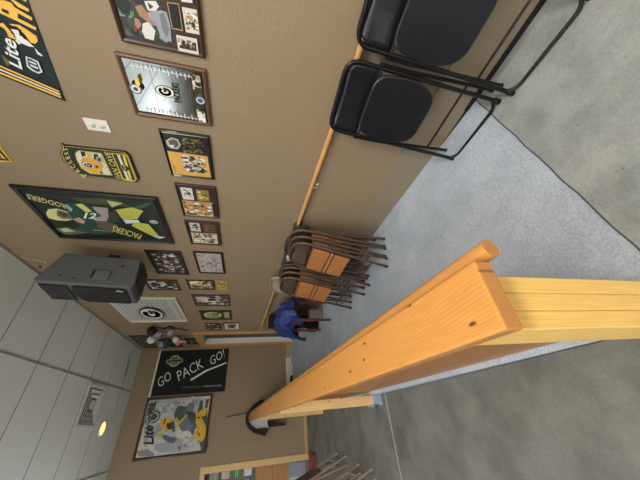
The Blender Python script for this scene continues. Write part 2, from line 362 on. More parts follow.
class Art:
    def __init__(s, wall, d): s.w = wall; s.d = d; s.m = MB(); s.lo = None
    def poly(s, ab, col, step=.0005):
        s.d += step
        P = [s.w.pt(p, s.d) for p in ab]; s.m.add(P, [tuple(range(len(P)))], col); return s
    def pxy(s, pts, col): return s.poly([s.w.px(p) for p in pts], col)
    def rect(s, r, u0, v0, u1, v1, col): return s.poly([r.uv(u0, v0), r.uv(u1, v0), r.uv(u1, v1), r.uv(u0, v1)], col)
    def slab(s, ab, col, th):   # the board the print is on
        P = [s.w.pt(p, s.d) for p in ab]; s.m.prism(P, s.w.off(th), col); s.d += th; return s
    def ell(s, c, ra, rb, col, n=28, a0=0, a1=2*PI):
        return s.poly([(c[0]+ra*math.cos(a0+(a1-a0)*k/n), c[1]+rb*math.sin(a0+(a1-a0)*k/n)) for k in range(n)], col)
    def stroke(s, pts, wd, col):
        s.d += .0005
        for p, q in zip(pts, pts[1:]):
            p = Vector(p); q = Vector(q); t = (q-p);
            if t.length < 1e-6: continue
            t.normalize(); n = Vector((-t.y, t.x))*wd/2; e = t*wd*.3
            s.m.add([s.w.pt(x, s.d) for x in (p-e+n, q+e+n, q+e-n, p-e-n)], [(0, 1, 2, 3)], col)
        return s
    def G(s, c, ra, rb, cols=((30, 50, 40), (240, 240, 235), (24, 36, 32))):
        s.ell(c, ra, rb, cols[0]); s.ell(c, ra*.9, rb*.9, cols[1])
        g = s.w.sgn(); a = [(c[0]+g*ra*.52*math.cos(t), c[1]+rb*.5*math.sin(t)) for t in [math.radians(45+k*15) for k in range(20)]]
        s.stroke(a, min(ra, rb)*.42, cols[2]); s.stroke([(c[0]+g*ra*.6, c[1]-rb*.02), (c[0]+g*ra*.05, c[1]-rb*.02)], rb*.3, cols[2])
        return s
    def blobs(s, r, u0, v0, u1, v1, pal, n, seed, size=.06, asp=1.0):
        """a busy picture: many small irregular patches"""
        rnd = random.Random(seed); s.d += .0004
        for _ in range(n):
            cu = rnd.uniform(u0, u1); cv = rnd.uniform(v0, v1); k = rnd.randint(4, 6); a = rnd.random()*PI; R = size*rnd.uniform(.7, 1.9)
            P = []
            for j in range(k):
                t = a+2*PI*j/k; rr = R*rnd.uniform(.6, 1.1)
                P.append(r.uv(min(u1, max(u0, cu+rr*math.cos(t)*r.ht()/r.wd()*.8*asp)), min(v1, max(v0, cv+rr*math.sin(t)))))
            s.m.add([s.w.pt(p, s.d) for p in P], [tuple(range(k))], rnd.choice(pal)); s.d += .000012
        return s
    def text(s, body, p0, p1, p2, col, shear=0.0, bold=.0):
        """body set between baseline start p0, baseline end p1, cap height at p2 (wall coordinates)"""
        cu = bpy.data.curves.new('t', 'FONT'); cu.body = body; cu.resolution_u = 2; cu.offset = bold
        ob = bpy.data.objects.new('t', cu); C.objects.link(ob); bpy.context.view_layer.update()
        me = bpy.data.meshes.new_from_object(ob.evaluated_get(bpy.context.evaluated_depsgraph_get()))
        xs = [v.co.x for v in me.vertices]; ys = [v.co.y for v in me.vertices]
        x0, x1 = min(xs), max(xs); y1 = max(ys); y0 = 0
        e = Vector(p1)-Vector(p0); h = Vector(p2)-Vector(p0); s.d += .0006
        V = []
        for v in me.vertices:
            yy = (v.co.y-y0)/(y1-y0); xx = (v.co.x-x0)/(x1-x0) + shear*yy*h.length/e.length
            V.append(s.w.pt(Vector(p0)+e*xx+h*yy, s.d))
        s.m.add(V, [tuple(p.vertices) for p in me.polygons], col)
        C.objects.unlink(ob); bpy.data.objects.remove(ob); bpy.data.curves.remove(cu); bpy.data.meshes.remove(me)
        return s
    def tpx(s, body, p0, p1, p2, col, **k): return s.text(body, s.w.px(p0), s.w.px(p1), s.w.px(p2), col, **k)
    def build(s, name, parent, m='print'): return s.m.build(name, M[m], parent)
def crop(ox, oy, sc): return lambda *pts: [(ox+x/sc, oy+y/sc) for x, y in pts]

def framed(name, label, cat, rect, fw, depth, fm, group=None):
    """moulded frame + backing board; returns (root, inner rect, art)"""
    w = rect.w; c = rect.uv(.5, 0); loc = w.pt(c, 0)
    t = thing(name, label, cat, loc, group); b = MB(); inn = rect.inset(fw)
    O = [rect.uv(0, 0), rect.uv(1, 0), rect.uv(1, 1), rect.uv(0, 1)]; I = [inn.uv(0, 0), inn.uv(1, 0), inn.uv(1, 1), inn.uv(0, 1)]
    mid = rect.inset(fw*.45); Mi = [mid.uv(0, 0), mid.uv(1, 0), mid.uv(1, 1), mid.uv(0, 1)]
    for i in range(4):
        j = (i+1) % 4
        prof = [(O, .002), (O, depth*.8), (Mi, depth), (I, depth*.7), (I, .002)]
        vs = [w.pt(P[i], d) for P, d in prof] + [w.pt(P[j], d) for P, d in prof]
        b.add(vs, [(k, (k+1) % 5, 5+(k+1) % 5, 5+k) for k in range(5)])
    b.build('frame', M[fm], t)
    a = Art(w, depth*.25); a.slab([inn.uv(-.01, -.01), inn.uv(1.01, -.01), inn.uv(1.01, 1.01), inn.uv(-.01, 1.01)], (30, 30, 30), .003)
    return t, inn, a
CROWD = [(230, 228, 222), (200, 196, 186), (60, 60, 58), (110, 90, 70), (36, 58, 46), (214, 170, 60), (150, 130, 110), (20, 22, 22), (240, 240, 238), (180, 150, 120)]
GREENS = [(28, 50, 40), (40, 70, 52), (220, 180, 70), (235, 235, 225), (16, 24, 20), (120, 130, 110), (240, 200, 90)]
DARKS = [(20, 20, 20), (60, 52, 46), (120, 110, 100), (200, 196, 190), (90, 70, 50), (235, 232, 226), (44, 40, 36)]

# -- big flag, top left of the photo
fl = Rect(WR, a=(-.35, 1.10), b=(1.165+H, 2.07+H))
t = thing('flag', 'dark green flag with big yellow letters and white beer name, high on the wall', 'flag', WR.pt(fl.uv(.5, 1), 0))
b = MB(); P = [];
n = 24
for i in range(n+1):
    for j in (0, 1):
        bt = Vector((1.146, 1.198+H)).lerp(Vector((-.35, .97+H)), i/n); tp = Vector((.82, 2.05+H)).lerp(Vector((-.62, 1.88+H)), i/n); a_, z_ = bt if j == 0 else tp
        P.append(WR.pt((a_, z_), .006)); P.append(WR.pt((a_, z_), .002))
b.add(P, [(4*i, 4*i+4, 4*i+6, 4*i+2) for i in range(n)] + [(4*i+1, 4*i+3, 4*i+7, 4*i+5) for i in range(n)] + [(4*i, 4*i+1, 4*i+5, 4*i+4) for i in range(n)], (28, 44, 46))
b.build('cloth', M['cloth'], t)
a = Art(WR, .0065); K8 = crop(0, 0, 8); K4 = crop(0, 0, 4); YL = (246, 190, 84)
def q(k, pts, col): a.pxy(k(*pts), col)
q(K8, [(0, 72), (150, 140), (295, 215), (293, 240), (150, 168), (0, 98)], YL)
q(K8, [(-60, -40), (100, 20), (150, 95), (150, 140), (0, 72), (-60, 40)], YL)
q(K8, [(20, 60), (75, 82), (82, 112), (25, 88)], (28, 44, 46))
q(K8, [(20, -10), (266, 138), (262, 160), (130, 88), (0, 8)], YL)
q(K8, [(60, -40), (240, 68), (238, 90), (150, 50), (110, 8)], YL)
q(K8, [(110, -60), (215, -20), (222, 10), (150, -20)], YL)
q(K4, [(0, 92), (16, 88), (45, 120), (70, 155), (50, 150), (0, 120)], YL)
q(K4, [(42, 92), (80, 96), (112, 115), (150, 142), (156, 160), (146, 172), (128, 168), (100, 130), (60, 105)], YL)
q(K4, [(0, 98), (22, 112), (40, 140), (0, 128)], (28, 44, 46))
q(K4, [(40, 98), (70, 102), (92, 120), (84, 140), (50, 130)], (14, 18, 20))
q(K4, [(48, 112), (78, 118), (84, 138), (106, 150), (124, 168), (142, 185), (120, 182), (96, 172), (84, 165), (70, 150), (62, 130)], (235, 235, 232))
q(K4, [(70, 150), (90, 172), (80, 174), (66, 160)], (225, 225, 222))
q(K4, [(142, 185), (160, 205), (176, 218), (172, 222), (154, 212)], (225, 225, 222))
q(K4, [(88, 120), (104, 140), (112, 158), (98, 148)], (20, 24, 26))
a.tpx('Lite', (23.6, 68.5), (16.5, 40.5), (8.5, 61), (238, 238, 235), bold=.02)
q(K4, [(12, 212), (40, 236), (46, 250), (36, 262), (24, 240)], (120, 100, 50))
q(K4, [(108, 220), (126, 226), (158, 240), (176, 284), (160, 290), (134, 278), (114, 262)], (225, 228, 230))
q(K4, [(114, 226), (130, 232), (154, 245), (168, 280), (156, 283), (136, 272), (119, 257)], (40, 54, 60))
q(K4, [(120, 236), (150, 248), (154, 256), (124, 244)], (225, 228, 230)); q(K4, [(124, 250), (158, 264), (160, 272), (130, 260)], (225, 228, 230))
for o_, w_, c_ in ((0, 7, YL), (15, 6, (240, 236, 220)), (28, 8, YL)):
    q(K4, [(-60, 226+o_), (242+o_*.25, 358+o_*.75), (244+o_*.25, 358+w_+o_*.75), (-60, 226+w_+o_)], c_)
a.build('lettering', t, 'matte')

# -- framed player photograph with small photos (top edge of the photo)
r = Rect(WR, a=(.10, .735), b=(.345+H, .757+H))
t, i_, a = framed('picture_frame', 'dark brown framed match photo with a column of small photos, cut by the photo edge', 'picture', r, .02, .022, 'framebrn')
a.rect(i_, 0, 0, 1, 1, (66, 46, 38)); K = crop(100, 0, 5.333)
a.rect(i_, .01, .42, .99, .99, (52, 54, 54)); a.blobs(i_, .02, .43, .98, .98, [(40, 42, 42), (66, 68, 66), (90, 92, 90), (30, 32, 30), (60, 80, 60), (150, 150, 148)], 120, 3, .07)
q(K, [(165, 20), (230, 25), (235, 90), (262, 110), (250, 150), (205, 90), (190, 110), (165, 60)], (60, 62, 60))
q(K, [(190, 30), (225, 20), (250, 55), (300, 110), (318, 130), (300, 135), (262, 115), (215, 80)], (168, 128, 104))
q(K, [(188, 88), (212, 100), (225, 130), (210, 152), (190, 130)], (170, 130, 108))
q(K, [(260, 60), (330, 50), (358, 60), (378, 130), (385, 220), (330, 200), (300, 120), (262, 90)], (158, 162, 168))
q(K, [(320, 70), (345, 62), (372, 150), (360, 200), (335, 150)], (120, 124, 130))
q(K, [(232, 120), (262, 110), (300, 160), (290, 210), (245, 198), (228, 160)], (222, 218, 212))
q(K, [(240, 0), (300, 0), (320, 30), (300, 55), (260, 50)], (226, 224, 218)); q(K, [(255, 5), (290, 30), (270, 44)], (70, 60, 40))
q(K, [(165, 52), (184, 55), (188, 80), (168, 84)], (70, 150, 80))
q(K, [(190, 140), (206, 145), (200, 165), (186, 158)], (150, 60, 60))
for c0, c1 in (((366, 5), (447, 158)),):
    q(K, [(360, 5), (425, 12), (447, 160), (388, 148)], (170, 150, 110)); q(K, [(366, 11), (421, 18), (441, 152), (392, 142)], (18, 22, 18))
for P_, sd in (([(440, 30), (528, 48), (542, 180), (462, 165)], 4), ([(410, 178), (520, 200), (530, 285), (422, 262)], 5), ([(420, -80), (490, -60), (498, 10), (440, 2)], 6)):
    PP = [WR.px(x) for x in K(*P_)]; a.poly(PP, (220, 214, 205)); rr = Rect(WR, a=(min(x for x, _ in PP)+.015, max(x for x, _ in PP)-.015), b=(min(z for _, z in PP)+.008, max(z for _, z in PP)-.008))
    a.blobs(rr, 0, 0, 1, 1, CROWD, 45, sd, .14)
a.build('photo_print', t)

# -- mirror with the G and a football field
r = Rect(WR, [(114.8, 50.3), (205.6, 68.9), (212.2, 125), (136.9, 113.5)])
t, i_, a = framed('mirror', 'brown framed bar mirror with an oval G emblem and white yard lines', 'mirror', r, .022, .024, 'framewal')
a.m = MB(); a.d = .012
b = MB(); b.prism([WR.pt(i_.uv(u, v), .006) for u, v in ((-.02, -.02), (1.02, -.02), (1.02, 1.02), (-.02, 1.02))], (-.006, 0, 0)); b.build('glass', M['mirror'], t)
a.rect(i_, 0, 0, 1, .03, (18, 18, 18)); a.rect(i_, 0, 0, .03, 1, (18, 18, 18)); 
K = crop(110, 45, 5.647)
cG = WR.px(K((314, 257))[0]); a.G(cG, .036, .055, ((30, 50, 34), (240, 238, 214), (20, 26, 22)))
a.tpx('PACKERS', (181.8, 101.8), (178.6, 82.5), (175.2, 100.8), (20, 28, 24), bold=.01)
for k in range(15):
    v0 = .93 - .054*k
    if k > 0: a.rect(i_, .04, v0-.012, .10+(.05 if k % 2 else 0), v0, (238, 240, 240)); a.rect(i_, .90-(.05 if k % 2 else 0), v0-.012, .955, v0, (238, 240, 240))
a.rect(i_, .075, .12, .085, .9, (235, 238, 238)); a.rect(i_, .915, .12, .925, .9, (235, 238, 238))
a.rect(i_, .09, .12, .30, .135, (238, 240, 240)); a.rect(i_, .7, .12, .92, .135, (238, 240, 240)); 
a.rect(i_, .02, .02, .27, .13, (150, 140, 126)); a.blobs(i_, .03, .02, .26, .13, CROWD, 22, 9, .05); a.rect(i_, .75, .02, .97, .13, (150, 140, 126)); a.blobs(i_, .75, .02, .97, .13, CROWD, 22, 10, .05)
c_ = i_.uv(.5, .06); a.ell(c_, .022, .026, (190, 200, 214)); a.ell(c_, .014, .017, (70, 90, 130))
c_ = WR.px(K((156, 232))[0]); a.ell(c_, .03, .034, (120, 124, 126)); a.ell(c_, .022, .024, (226, 228, 226)); a.ell(c_, .012, .013, (90, 80, 90))
q(K, [(150, 175), (168, 165), (182, 205), (170, 222), (155, 205)], (240, 206, 100))
a.build('emblem', t)

# -- brown plaque frames
def plaque(label, pts, seed, top, kind, fm='framebrn'):
    r = Rect(WR, pts); t, i_, a = framed('picture_frame', label, 'picture', r, .014, .02, fm)
    a.rect(i_, 0, 0, 1, 1, (24, 24, 26) if kind == 'A' else (52, 34, 30))
    return t, i_, a
t, i_, a = plaque('black framed plaque with a shield, a coin and a yellow edged team photo', [(158.3, 128), (209.3, 135), (214.5, 178.8), (172.5, 174.5)], 1, 0, 'A', 'frameblk')
K = crop(150, 120, 8)
q(K, [(70, 80), (468, 130), (470, 140), (75, 92)], (205, 196, 176))
q(K, [(140, 240), (460, 285), (490, 455), (185, 425)], (226, 176, 92))
PP = [WR.px(x) for x in K((250, 270), (455, 290), (480, 430), (270, 400))]; rr = Rect(WR, a=(min(x for x, _ in PP)+.01, max(x for x, _ in PP)-.005), b=(min(z for _, z in PP)+.02, max(z for _, z in PP)-.01))
a.blobs(rr, 0, 0, 1, 1, [(30, 40, 34), (235, 235, 230), (200, 200, 196), (40, 60, 50), (90, 90, 86), (220, 180, 90)], 110, 12, .09)
a.ell(WR.px(K((325, 350))[0]), .014, .02, (240, 240, 236)); a.ell(WR.px(K((325, 350))[0]), .008, .012, (20, 24, 22))
a.tpx('TITLETOWN', K((212, 415))[0], K((196, 350))[0], K((200, 418))[0], (40, 36, 26)); 
q(K, [(130, 155), (175, 130), (225, 145), (250, 190), (225, 225), (165, 215), (140, 190)], (190, 190, 186)); q(K, [(150, 160), (180, 142), (218, 155), (236, 190), (215, 212), (168, 200)], (84, 90, 84)); q(K, [(165, 150), (200, 160), (185, 175)], (150, 50, 50)); q(K, [(160, 190), (200, 190), (185, 215)], (225, 225, 220))
a.blobs(i_, .60, .12, .93, .60, [(110, 96, 60), (60, 56, 44), (140, 124, 80), (30, 30, 28), (90, 80, 56)], 90, 14, .035)
a.build('photo_print', t)
t, i_, a = plaque('dark brown framed team photo, below the plaque with the shield', [(174.8, 182), (216.3, 186.3), (219.3, 216.8), (183.8, 215.5)], 2, 0, 'B')
a.rect(i_, .55, .62, .92, .93, (220, 220, 222)); a.blobs(i_, .62, .68, .88, .88, DARKS, 18, 20, .05); a.rect(i_, .55, .18, .9, .52, (150, 124, 70)); a.blobs(i_, .6, .22, .85, .48, [(220, 190, 90), (90, 76, 50), (235, 230, 200)], 14, 21, .05)
a.rect(i_, .0, .08, .52, .97, (200, 166, 110)); a.blobs(i_, .02, .16, .5, .95, CROWD+[(214, 120, 50), (220, 150, 70)], 130, 22, .05); a.rect(i_, .02, .08, .5, .13, (30, 30, 30))
a.build('photo_print', t)
t, i_, a = plaque('dark brown framed team photo, third down the wall of brown plaques', [(184.8, 219.5), (219.7, 221.6), (221.3, 244.5), (190.8, 243)], 3, 0, 'B')
a.rect(i_, .58, .6, .94, .92, (206, 206, 208)); a.blobs(i_, .62, .64, .9, .88, DARKS, 16, 30, .05); a.rect(i_, .58, .1, .92, .48, (110, 76, 50)); a.blobs(i_, .6, .14, .9, .44, [(130, 90, 60), (80, 56, 40)], 12, 31, .05)
a.rect(i_, .03, .08, .52, .94, (216, 204, 170)); a.blobs(i_, .06, .16, .5, .9, [(60, 60, 54), (110, 104, 90), (236, 230, 210), (40, 44, 36), (170, 160, 130)], 80, 32, .055)
a.build('photo_print', t)

# -- big framed player poster
r = Rect(WR, [(10.4, 184.5), (156.6, 195.7), (174.4, 241.6), (61.9, 237.3)])
t, i_, a = framed('poster_frame', 'large black framed poster of a green-shirted player number 12 above the speaker', 'poster', r, .035, .03, 'frameblk')
a.rect(i_, 0, 0, 1, 1, (30, 38, 32)); K = crop(0, 160, 3.556); K2 = crop(0, 200, 4)
q(K, [(250, 130), (400, 135), (480, 165), (300, 150)], (66, 80, 50)); q(K, [(380, 140), (440, 150), (400, 165)], (190, 196, 140)); q(K, [(470, 165), (520, 150), (545, 150), (500, 172)], (50, 92, 74))
q(K, [(190, 240), (240, 235), (330, 255), (240, 262)], (110, 124, 80)); q(K, [(215, 242), (235, 238), (270, 250), (230, 252)], (206, 214, 170)); q(K, [(330, 225), (410, 255), (340, 262), (250, 240)], (52, 80, 66)); q(K, [(300, 240), (400, 250), (330, 246)], (170, 190, 176))
q(K, [(166, 185), (175, 170), (205, 168), (240, 178), (262, 192), (266, 205), (240, 212), (205, 210), (175, 202)], (226, 220, 150))
q(K, [(205, 172), (255, 185), (262, 205), (225, 205), (205, 192)], (110, 110, 96)); q(K, [(212, 178), (245, 188), (238, 200), (215, 190)], (60, 62, 60))
q(K, [(240, 150), (300, 148), (345, 168), (420, 180), (430, 215), (400, 222), (350, 215), (330, 250), (290, 235), (262, 205), (240, 175)], (34, 74, 62))
q(K, [(270, 152), (295, 150), (330, 178), (310, 182)], (220, 214, 120)); q(K, [(238, 150), (262, 170), (255, 180), (240, 165)], (140, 190, 190))
q(K, [(330, 160), (385, 165), (392, 190), (380, 215), (340, 210), (335, 200), (365, 195), (345, 178)], (176, 160, 156))
q(K, [(345, 215), (372, 212), (420, 225), (425, 248), (395, 250), (350, 235)], (108, 84, 84))
q(K, [(262, 205), (282, 198), (306, 212), (300, 222), (280, 215)], (196, 164, 130))
a.tpx('12', (84.5, 216.5), (96.5, 217.0), (86.5, 211), (238, 240, 238), bold=.03)
q(K, [(410, 172), (470, 162), (512, 175), (490, 205), (440, 205), (425, 190)], (196, 196, 84)); q(K, [(440, 205), (495, 208), (500, 218), (450, 220)], (225, 228, 232))
q(K, [(480, 215), (530, 222), (565, 262), (560, 272), (510, 248), (470, 228)], (198, 198, 88)); q(K, [(545, 262), (590, 268), (570, 275)], (220, 222, 218))
q(K, [(385, 178), (415, 172), (428, 190), (415, 215), (395, 205)], (60, 54, 58))
cG = WR.px(K((549, 214))[0]); a.ell(cG, .028, .036, (245, 245, 240)); a.ell(cG, .022, .028, (20, 30, 26)); a.ell(cG, .014, .018, (245, 245, 240)); a.ell(cG, .007, .010, (20, 30, 26))
a.tpx('RODGERS', K((238, 150))[0], K((98, 112))[0], K((240, 166))[0], (222, 206, 150), bold=.012)
a.tpx('PACKERS', K((508, 258))[0], K((406, 226))[0], K((500, 276))[0], (214, 210, 120), bold=.012)
a.build('poster_print', t)

# -- smaller frames
def small(label, pts, fw, fm, bg, pal, n, seed, extra=None, size=.08, name='picture_frame', inn=(0.05, .05, .95, .95)):
    r = Rect(WR, pts); t, i_, a = framed(name, label, 'picture', r, fw, .02, fm)
    a.rect(i_, 0, 0, 1, 1, bg)
    if extra: extra(a, i_)
    a.blobs(i_, *inn, pal, n, seed, size)
    a.build('photo_print', t); return t
def ex8(a, i_):
    for k in range(3): a.rect(i_, .08+.3*k, .06, .34+.3*k, .94, (60, 52, 46))
t = small('black framed triptych of player photos beside the speaker', [(145.5, 249.2), (182, 251), (188, 273.8), (156.6, 273.3)], .02, 'frameblk', (26, 24, 24), DARKS+[(210, 206, 200)], 110, 40, ex8, .06)
t = small('black framed pale crowd photo with wide black border', [(193.6, 251), (223.6, 252), (224.5, 272.6), (198.7, 272.4)], .025, 'frameblk', (190, 184, 180), [(170, 150, 140), (200, 196, 196), (140, 130, 124), (100, 90, 90), (214, 200, 190), (120, 130, 160)], 130, 41, None, .05)
t = small('dark framed pair of photos partly behind the speaker', [(144.6, 279.3), (176.4, 279.5), (181.2, 289.3), (149.8, 289.3)], .014, 'framebrn', (60, 52, 44), DARKS+[(220, 226, 230)], 70, 42, None, .1)
t = small('narrow dark framed photo beside the small gold plaque', [(186.4, 279.5), (213.8, 279.8), (215, 288.8), (189.3, 288.4)], .014, 'framebrn', (70, 76, 60), GREENS[2:]+[(200, 204, 206), (150, 146, 120)], 60, 43, None, .1)
t = small('long dark framed team line-up photo, below the small gold plaque', [(191.9, 294.4), (229.8, 294.4), (230, 305), (195.6, 304.6)], .014, 'framebrn', (90, 86, 84), DARKS[1:]+[(190, 180, 184), (230, 224, 220)], 90, 44, None, .09)
def ex14(a, i_):
    a.rect(i_, 0, 0, 1, 1, (26, 52, 44)); c = i_.uv(.5, .62); a.ell(c, i_.wd()*.4, i_.ht()*.30, (196, 190, 130)); a.rect(i_, .15, .06, .85, .24, (170, 168, 110))
t = small('dark green framed badge picture with a pale oval', [(199, 310.6), (231.5, 310), (231.9, 318.8), (202.3, 318.8)], .012, 'frameblk', (26, 52, 44), [(150, 150, 110), (90, 110, 80), (60, 84, 66)], 26, 45, ex14, .05, inn=(.2, .4, .8, .8))
t = small('small dark wood framed portrait left of the brown framed one', [(205.9, 322.9), (221.3, 322.9), (221.6, 329.4), (206.9, 329.4)], .02, 'framered', (70, 60, 54), DARKS, 30, 46, None, .12)
t = small('small reddish framed photo with white mat, lowest near the door', [(223, 322.5), (239.4, 322.5), (240, 329.4), (224.4, 329.1)], .016, 'framered', (222, 220, 214), [(50, 44, 40), (30, 28, 26), (90, 84, 78)], 40, 47, None, .1, inn=(.2, .2, .8, .8))
r = Rect(WR, [(216.4, 279.8), (227.6, 280), (227.6, 290), (217, 290)])
t = thing('plaque', 'small gold square wall plaque with dark marks', 'plaque', WR.pt(r.uv(.5, 0), 0)); a = Art(WR, .001); a.slab([r.uv(0, 0), r.uv(1, 0), r.uv(1, 1), r.uv(0, 1)], (186, 160, 92), .01); a.blobs(r, .1, .1, .9, .9, [(120, 104, 60), (90, 80, 50), (206, 184, 116)], 26, 48, .1); a.build('board', t)
# -- white framed G
r = Rect(WR, [(176.8, 297), (187.4, 320.2), (131, 321.2), (176.8, 297), (187.4, 320.2), (131, 321.2)])
p0 = WR.px((176.8, 297)); p1 = WR.px((187.6, 320.2)); p2 = WR.px((131, 321.2))
r = Rect(WR, a=(p0[0], (p1[0]+p2[0])/2), b=((p0[1]+p1[1])/2, p2[1]))
t, i_, a = framed('poster_frame', 'white framed poster of an oval G over rows of grey text, behind the speaker', 'poster', r, .03, .03, 'framewht')
a.rect(i_, 0, 0, 1, 1, (206, 206, 202)); 
for k in range(15):
    v = .95-.063*k; a.rect(i_, .06, v-.03, .94, v-.012, (158, 158, 154)) if k not in (13,) else None
rnd = random.Random(5)
for k in range(60): u = rnd.uniform(.06, .9); v = .95-.063*rnd.randint(0, 14); a.rect(i_, u, v-.045, u+.02, v, (206, 206, 202))
cG = WR.px((152.6, 311.3)); a.G(cG, i_.wd()*.25, i_.ht()*.20, ((24, 28, 26), (240, 240, 236), (22, 26, 24)))
a.build('poster_print', t)
# -- fan cave sign
K = crop(50, 135, 6.4)
ol = K((78, 48), (92, 58), (485, 100), (512, 120), (575, 275), (555, 298), (210, 255), (150, 220), (95, 165), (68, 110), (82, 75))
t = thing('wall_sign', 'green and yellow arched fan cave sign with a yellow helmet', 'sign', WR.pt(WR.px(K((320, 170))[0]), 0))
a = Art(WR, .001); a.slab([WR.px(p) for p in ol], (18, 28, 22), .012)
def ins(pts, f):
    cx = sum(p[0] for p in pts)/len(pts); cy = sum(p[1] for p in pts)/len(pts); return [(cx+(p[0]-cx)*f, cy+(p[1]-cy)*f) for p in pts]
PO = [WR.px(p) for p in ol]; a.poly(ins(PO, .965), (216, 190, 90)); a.poly(ins(PO, .935), (34, 50, 34))
q(K, [(165, 110), (185, 90), (205, 92), (335, 108), (405, 252), (262, 240), (205, 205), (175, 150)], (216, 190, 90))
q(K, [(172, 112), (190, 96), (325, 112), (392, 248), (265, 234), (208, 198), (180, 150)], (226, 228, 222))
q(K, [(200, 98), (228, 98), (235, 125), (210, 130)], (40, 44, 40)); q(K, [(285, 110), (312, 115), (325, 180), (345, 245), (305, 225), (285, 160)], (44, 52, 44)); q(K, [(235, 104), (262, 104), (278, 130), (250, 130)], (226, 190, 70))
q(K, [(200, 155), (215, 135), (255, 132), (300, 150), (340, 168), (348, 195), (335, 225), (300, 240), (260, 228), (215, 200)], (236, 180, 62))
q(K, [(300, 130), (335, 128), (348, 165), (330, 175), (308, 165)], (180, 184, 186)); q(K, [(310, 136), (328, 136), (334, 158), (316, 160)], (70, 74, 76)); q(K, [(296, 182), (318, 190), (312, 205), (298, 198)], (90, 60, 30))
a.G(WR.px(K((252, 182))[0]), .030, .040, ((120, 100, 50), (244, 242, 232), (24, 40, 34)))
a.tpx('FAN CAVE', K((462, 268))[0], K((388, 100))[0], K((428, 262))[0], (226, 206, 110), bold=.01)
for i, ch in enumerate('PACKERS'):
    pts = [(222, 250), (184, 224), (156, 196), (134, 168), (120, 142), (110, 114), (104, 90)]; nxt = [(196, 232), (164, 206), (140, 178), (124, 152), (113, 124), (106, 98), (102, 76)]
    x, y = pts[i]; x2, y2 = nxt[i]; dx, dy = x2-x, y2-y; L_ = math.hypot(dx, dy); nx, ny = dy/L_, -dx/L_
    if nx > 0: nx, ny = -nx, -ny
    p = K((x+19, y-7), (x2+19, y2-7), (x+19+nx*26, y-7+ny*26)); a.tpx(ch, *[p[0], p[1], p[2]], (226, 206, 110), bold=.02)
q(K, [(398, 100), (485, 108), (508, 125), (562, 272), (545, 285), (470, 272)], (216, 190, 90)); q(K, [(408, 106), (480, 113), (500, 128), (552, 270), (540, 278), (478, 266)], (44, 58, 40))
for o_ in (28, 62): q(K, [(408+o_, 108+o_*.1), (426+o_, 111+o_*.1), (500+o_*.55, 272+o_*.1), (484+o_*.55, 270+o_*.1)], (226, 200, 90) if o_ == 62 else (230, 228, 200))
a.ell(WR.px(K((480, 195))[0]), .03, .036, (40, 44, 30)); a.tpx('G', K((496, 212))[0], K((487, 180))[0], K((468, 208))[0], (220, 200, 120))
a.build('board', t)
# -- pennant at the left edge of the photo
t = thing('pennant', 'yellow edged dark pennant tip high on the wall at the photo edge', 'pennant', WR.pt(WR.px((0, 155)), 0))
a = Art(WR, .002); K = crop(0, 100, 4)
a.slab([WR.px(p) for p in K((-60, 120), (-60, 225), (0, 246), (52, 247), (0, 182))], (232, 180, 70), .003)
q(K, [(-50, 140), (-50, 215), (0, 238), (42, 242), (0, 194)], (30, 40, 34)); q(K, [(-40, 160), (-40, 205), (0, 228), (28, 236), (0, 206)], (232, 180, 70)); q(K, [(-30, 180), (0, 215), (10, 228), (-10, 222)], (30, 40, 34))
a.build('cloth', t, 'matte')
# -- outlet
r = Rect(WR, [(83, 117.5), (107.5, 120.5), (111.5, 132), (88, 129.5)])
t = thing('outlet', 'cream wall outlet cover plate between the mirror and the fan cave sign', 'outlet', WR.pt(r.uv(.5, 0), 0))
b = MB(); b.box(WR.pt(r.uv(0, 0), 0), WR.pt(r.uv(1, 1), .007)); b.build('cover_plate', M['white'], t, bevel=.003)
for v in (.3, .7):
    b = MB(); c = r.uv(.5, v); b.lathe(WR.pt(c, .006), (-1, 0, 0), [(.019, 0), (.019, .003), (.0, .003)], 16); s_ = b.build('socket', M['white'], t)
    a = Art(WR, .0095)
    for du in (-.09, .09): a.poly([r.uv(.5+du-.015, v-.04), r.uv(.5+du+.015, v-.04), r.uv(.5+du+.015, v+.05), r.uv(.5+du-.015, v+.05)], (50, 48, 44))
    a.build('slot', s_)
# -- green poster in the corner over the door, and what hangs by it
r = Rect(WR, [(130, 335), (141, 335), (155, 347.3), (143, 347.3)])
PP = [WR.px(p) for p in ((130.5, 335.2), (140.5, 335), (154.5, 347), (142.5, 347.2))]
r = Rect(WR, a=(min(p[0] for p in PP)+.02, max(p[0] for p in PP)), b=(PP[1][1]-.12, max(p[1] for p in PP)-.02))
t, i_, a = framed('poster_frame', 'dark green poster in the ceiling corner above the white helmets', 'poster', r, .02, .02, 'frameblk')
a.rect(i_, 0, 0, 1, 1, (40, 60, 48)); a.blobs(i_, .05, .05, .95, .95, [(200, 180, 60), (30, 44, 38), (140, 150, 150), (20, 28, 24), (180, 160, 60)], 90, 60, .06); a.build('poster_print', t)
r = Rect(WR, [(185, 338), (197, 338), (198.5, 343.4), (186.5, 343.4)])
t = small('tiny dark framed picture right beside the door trim', [(185, 338), (197, 338), (198.5, 343.4), (186.5, 343.4)], .03, 'frameblk', (50, 50, 46), DARKS, 20, 61, None, .12)

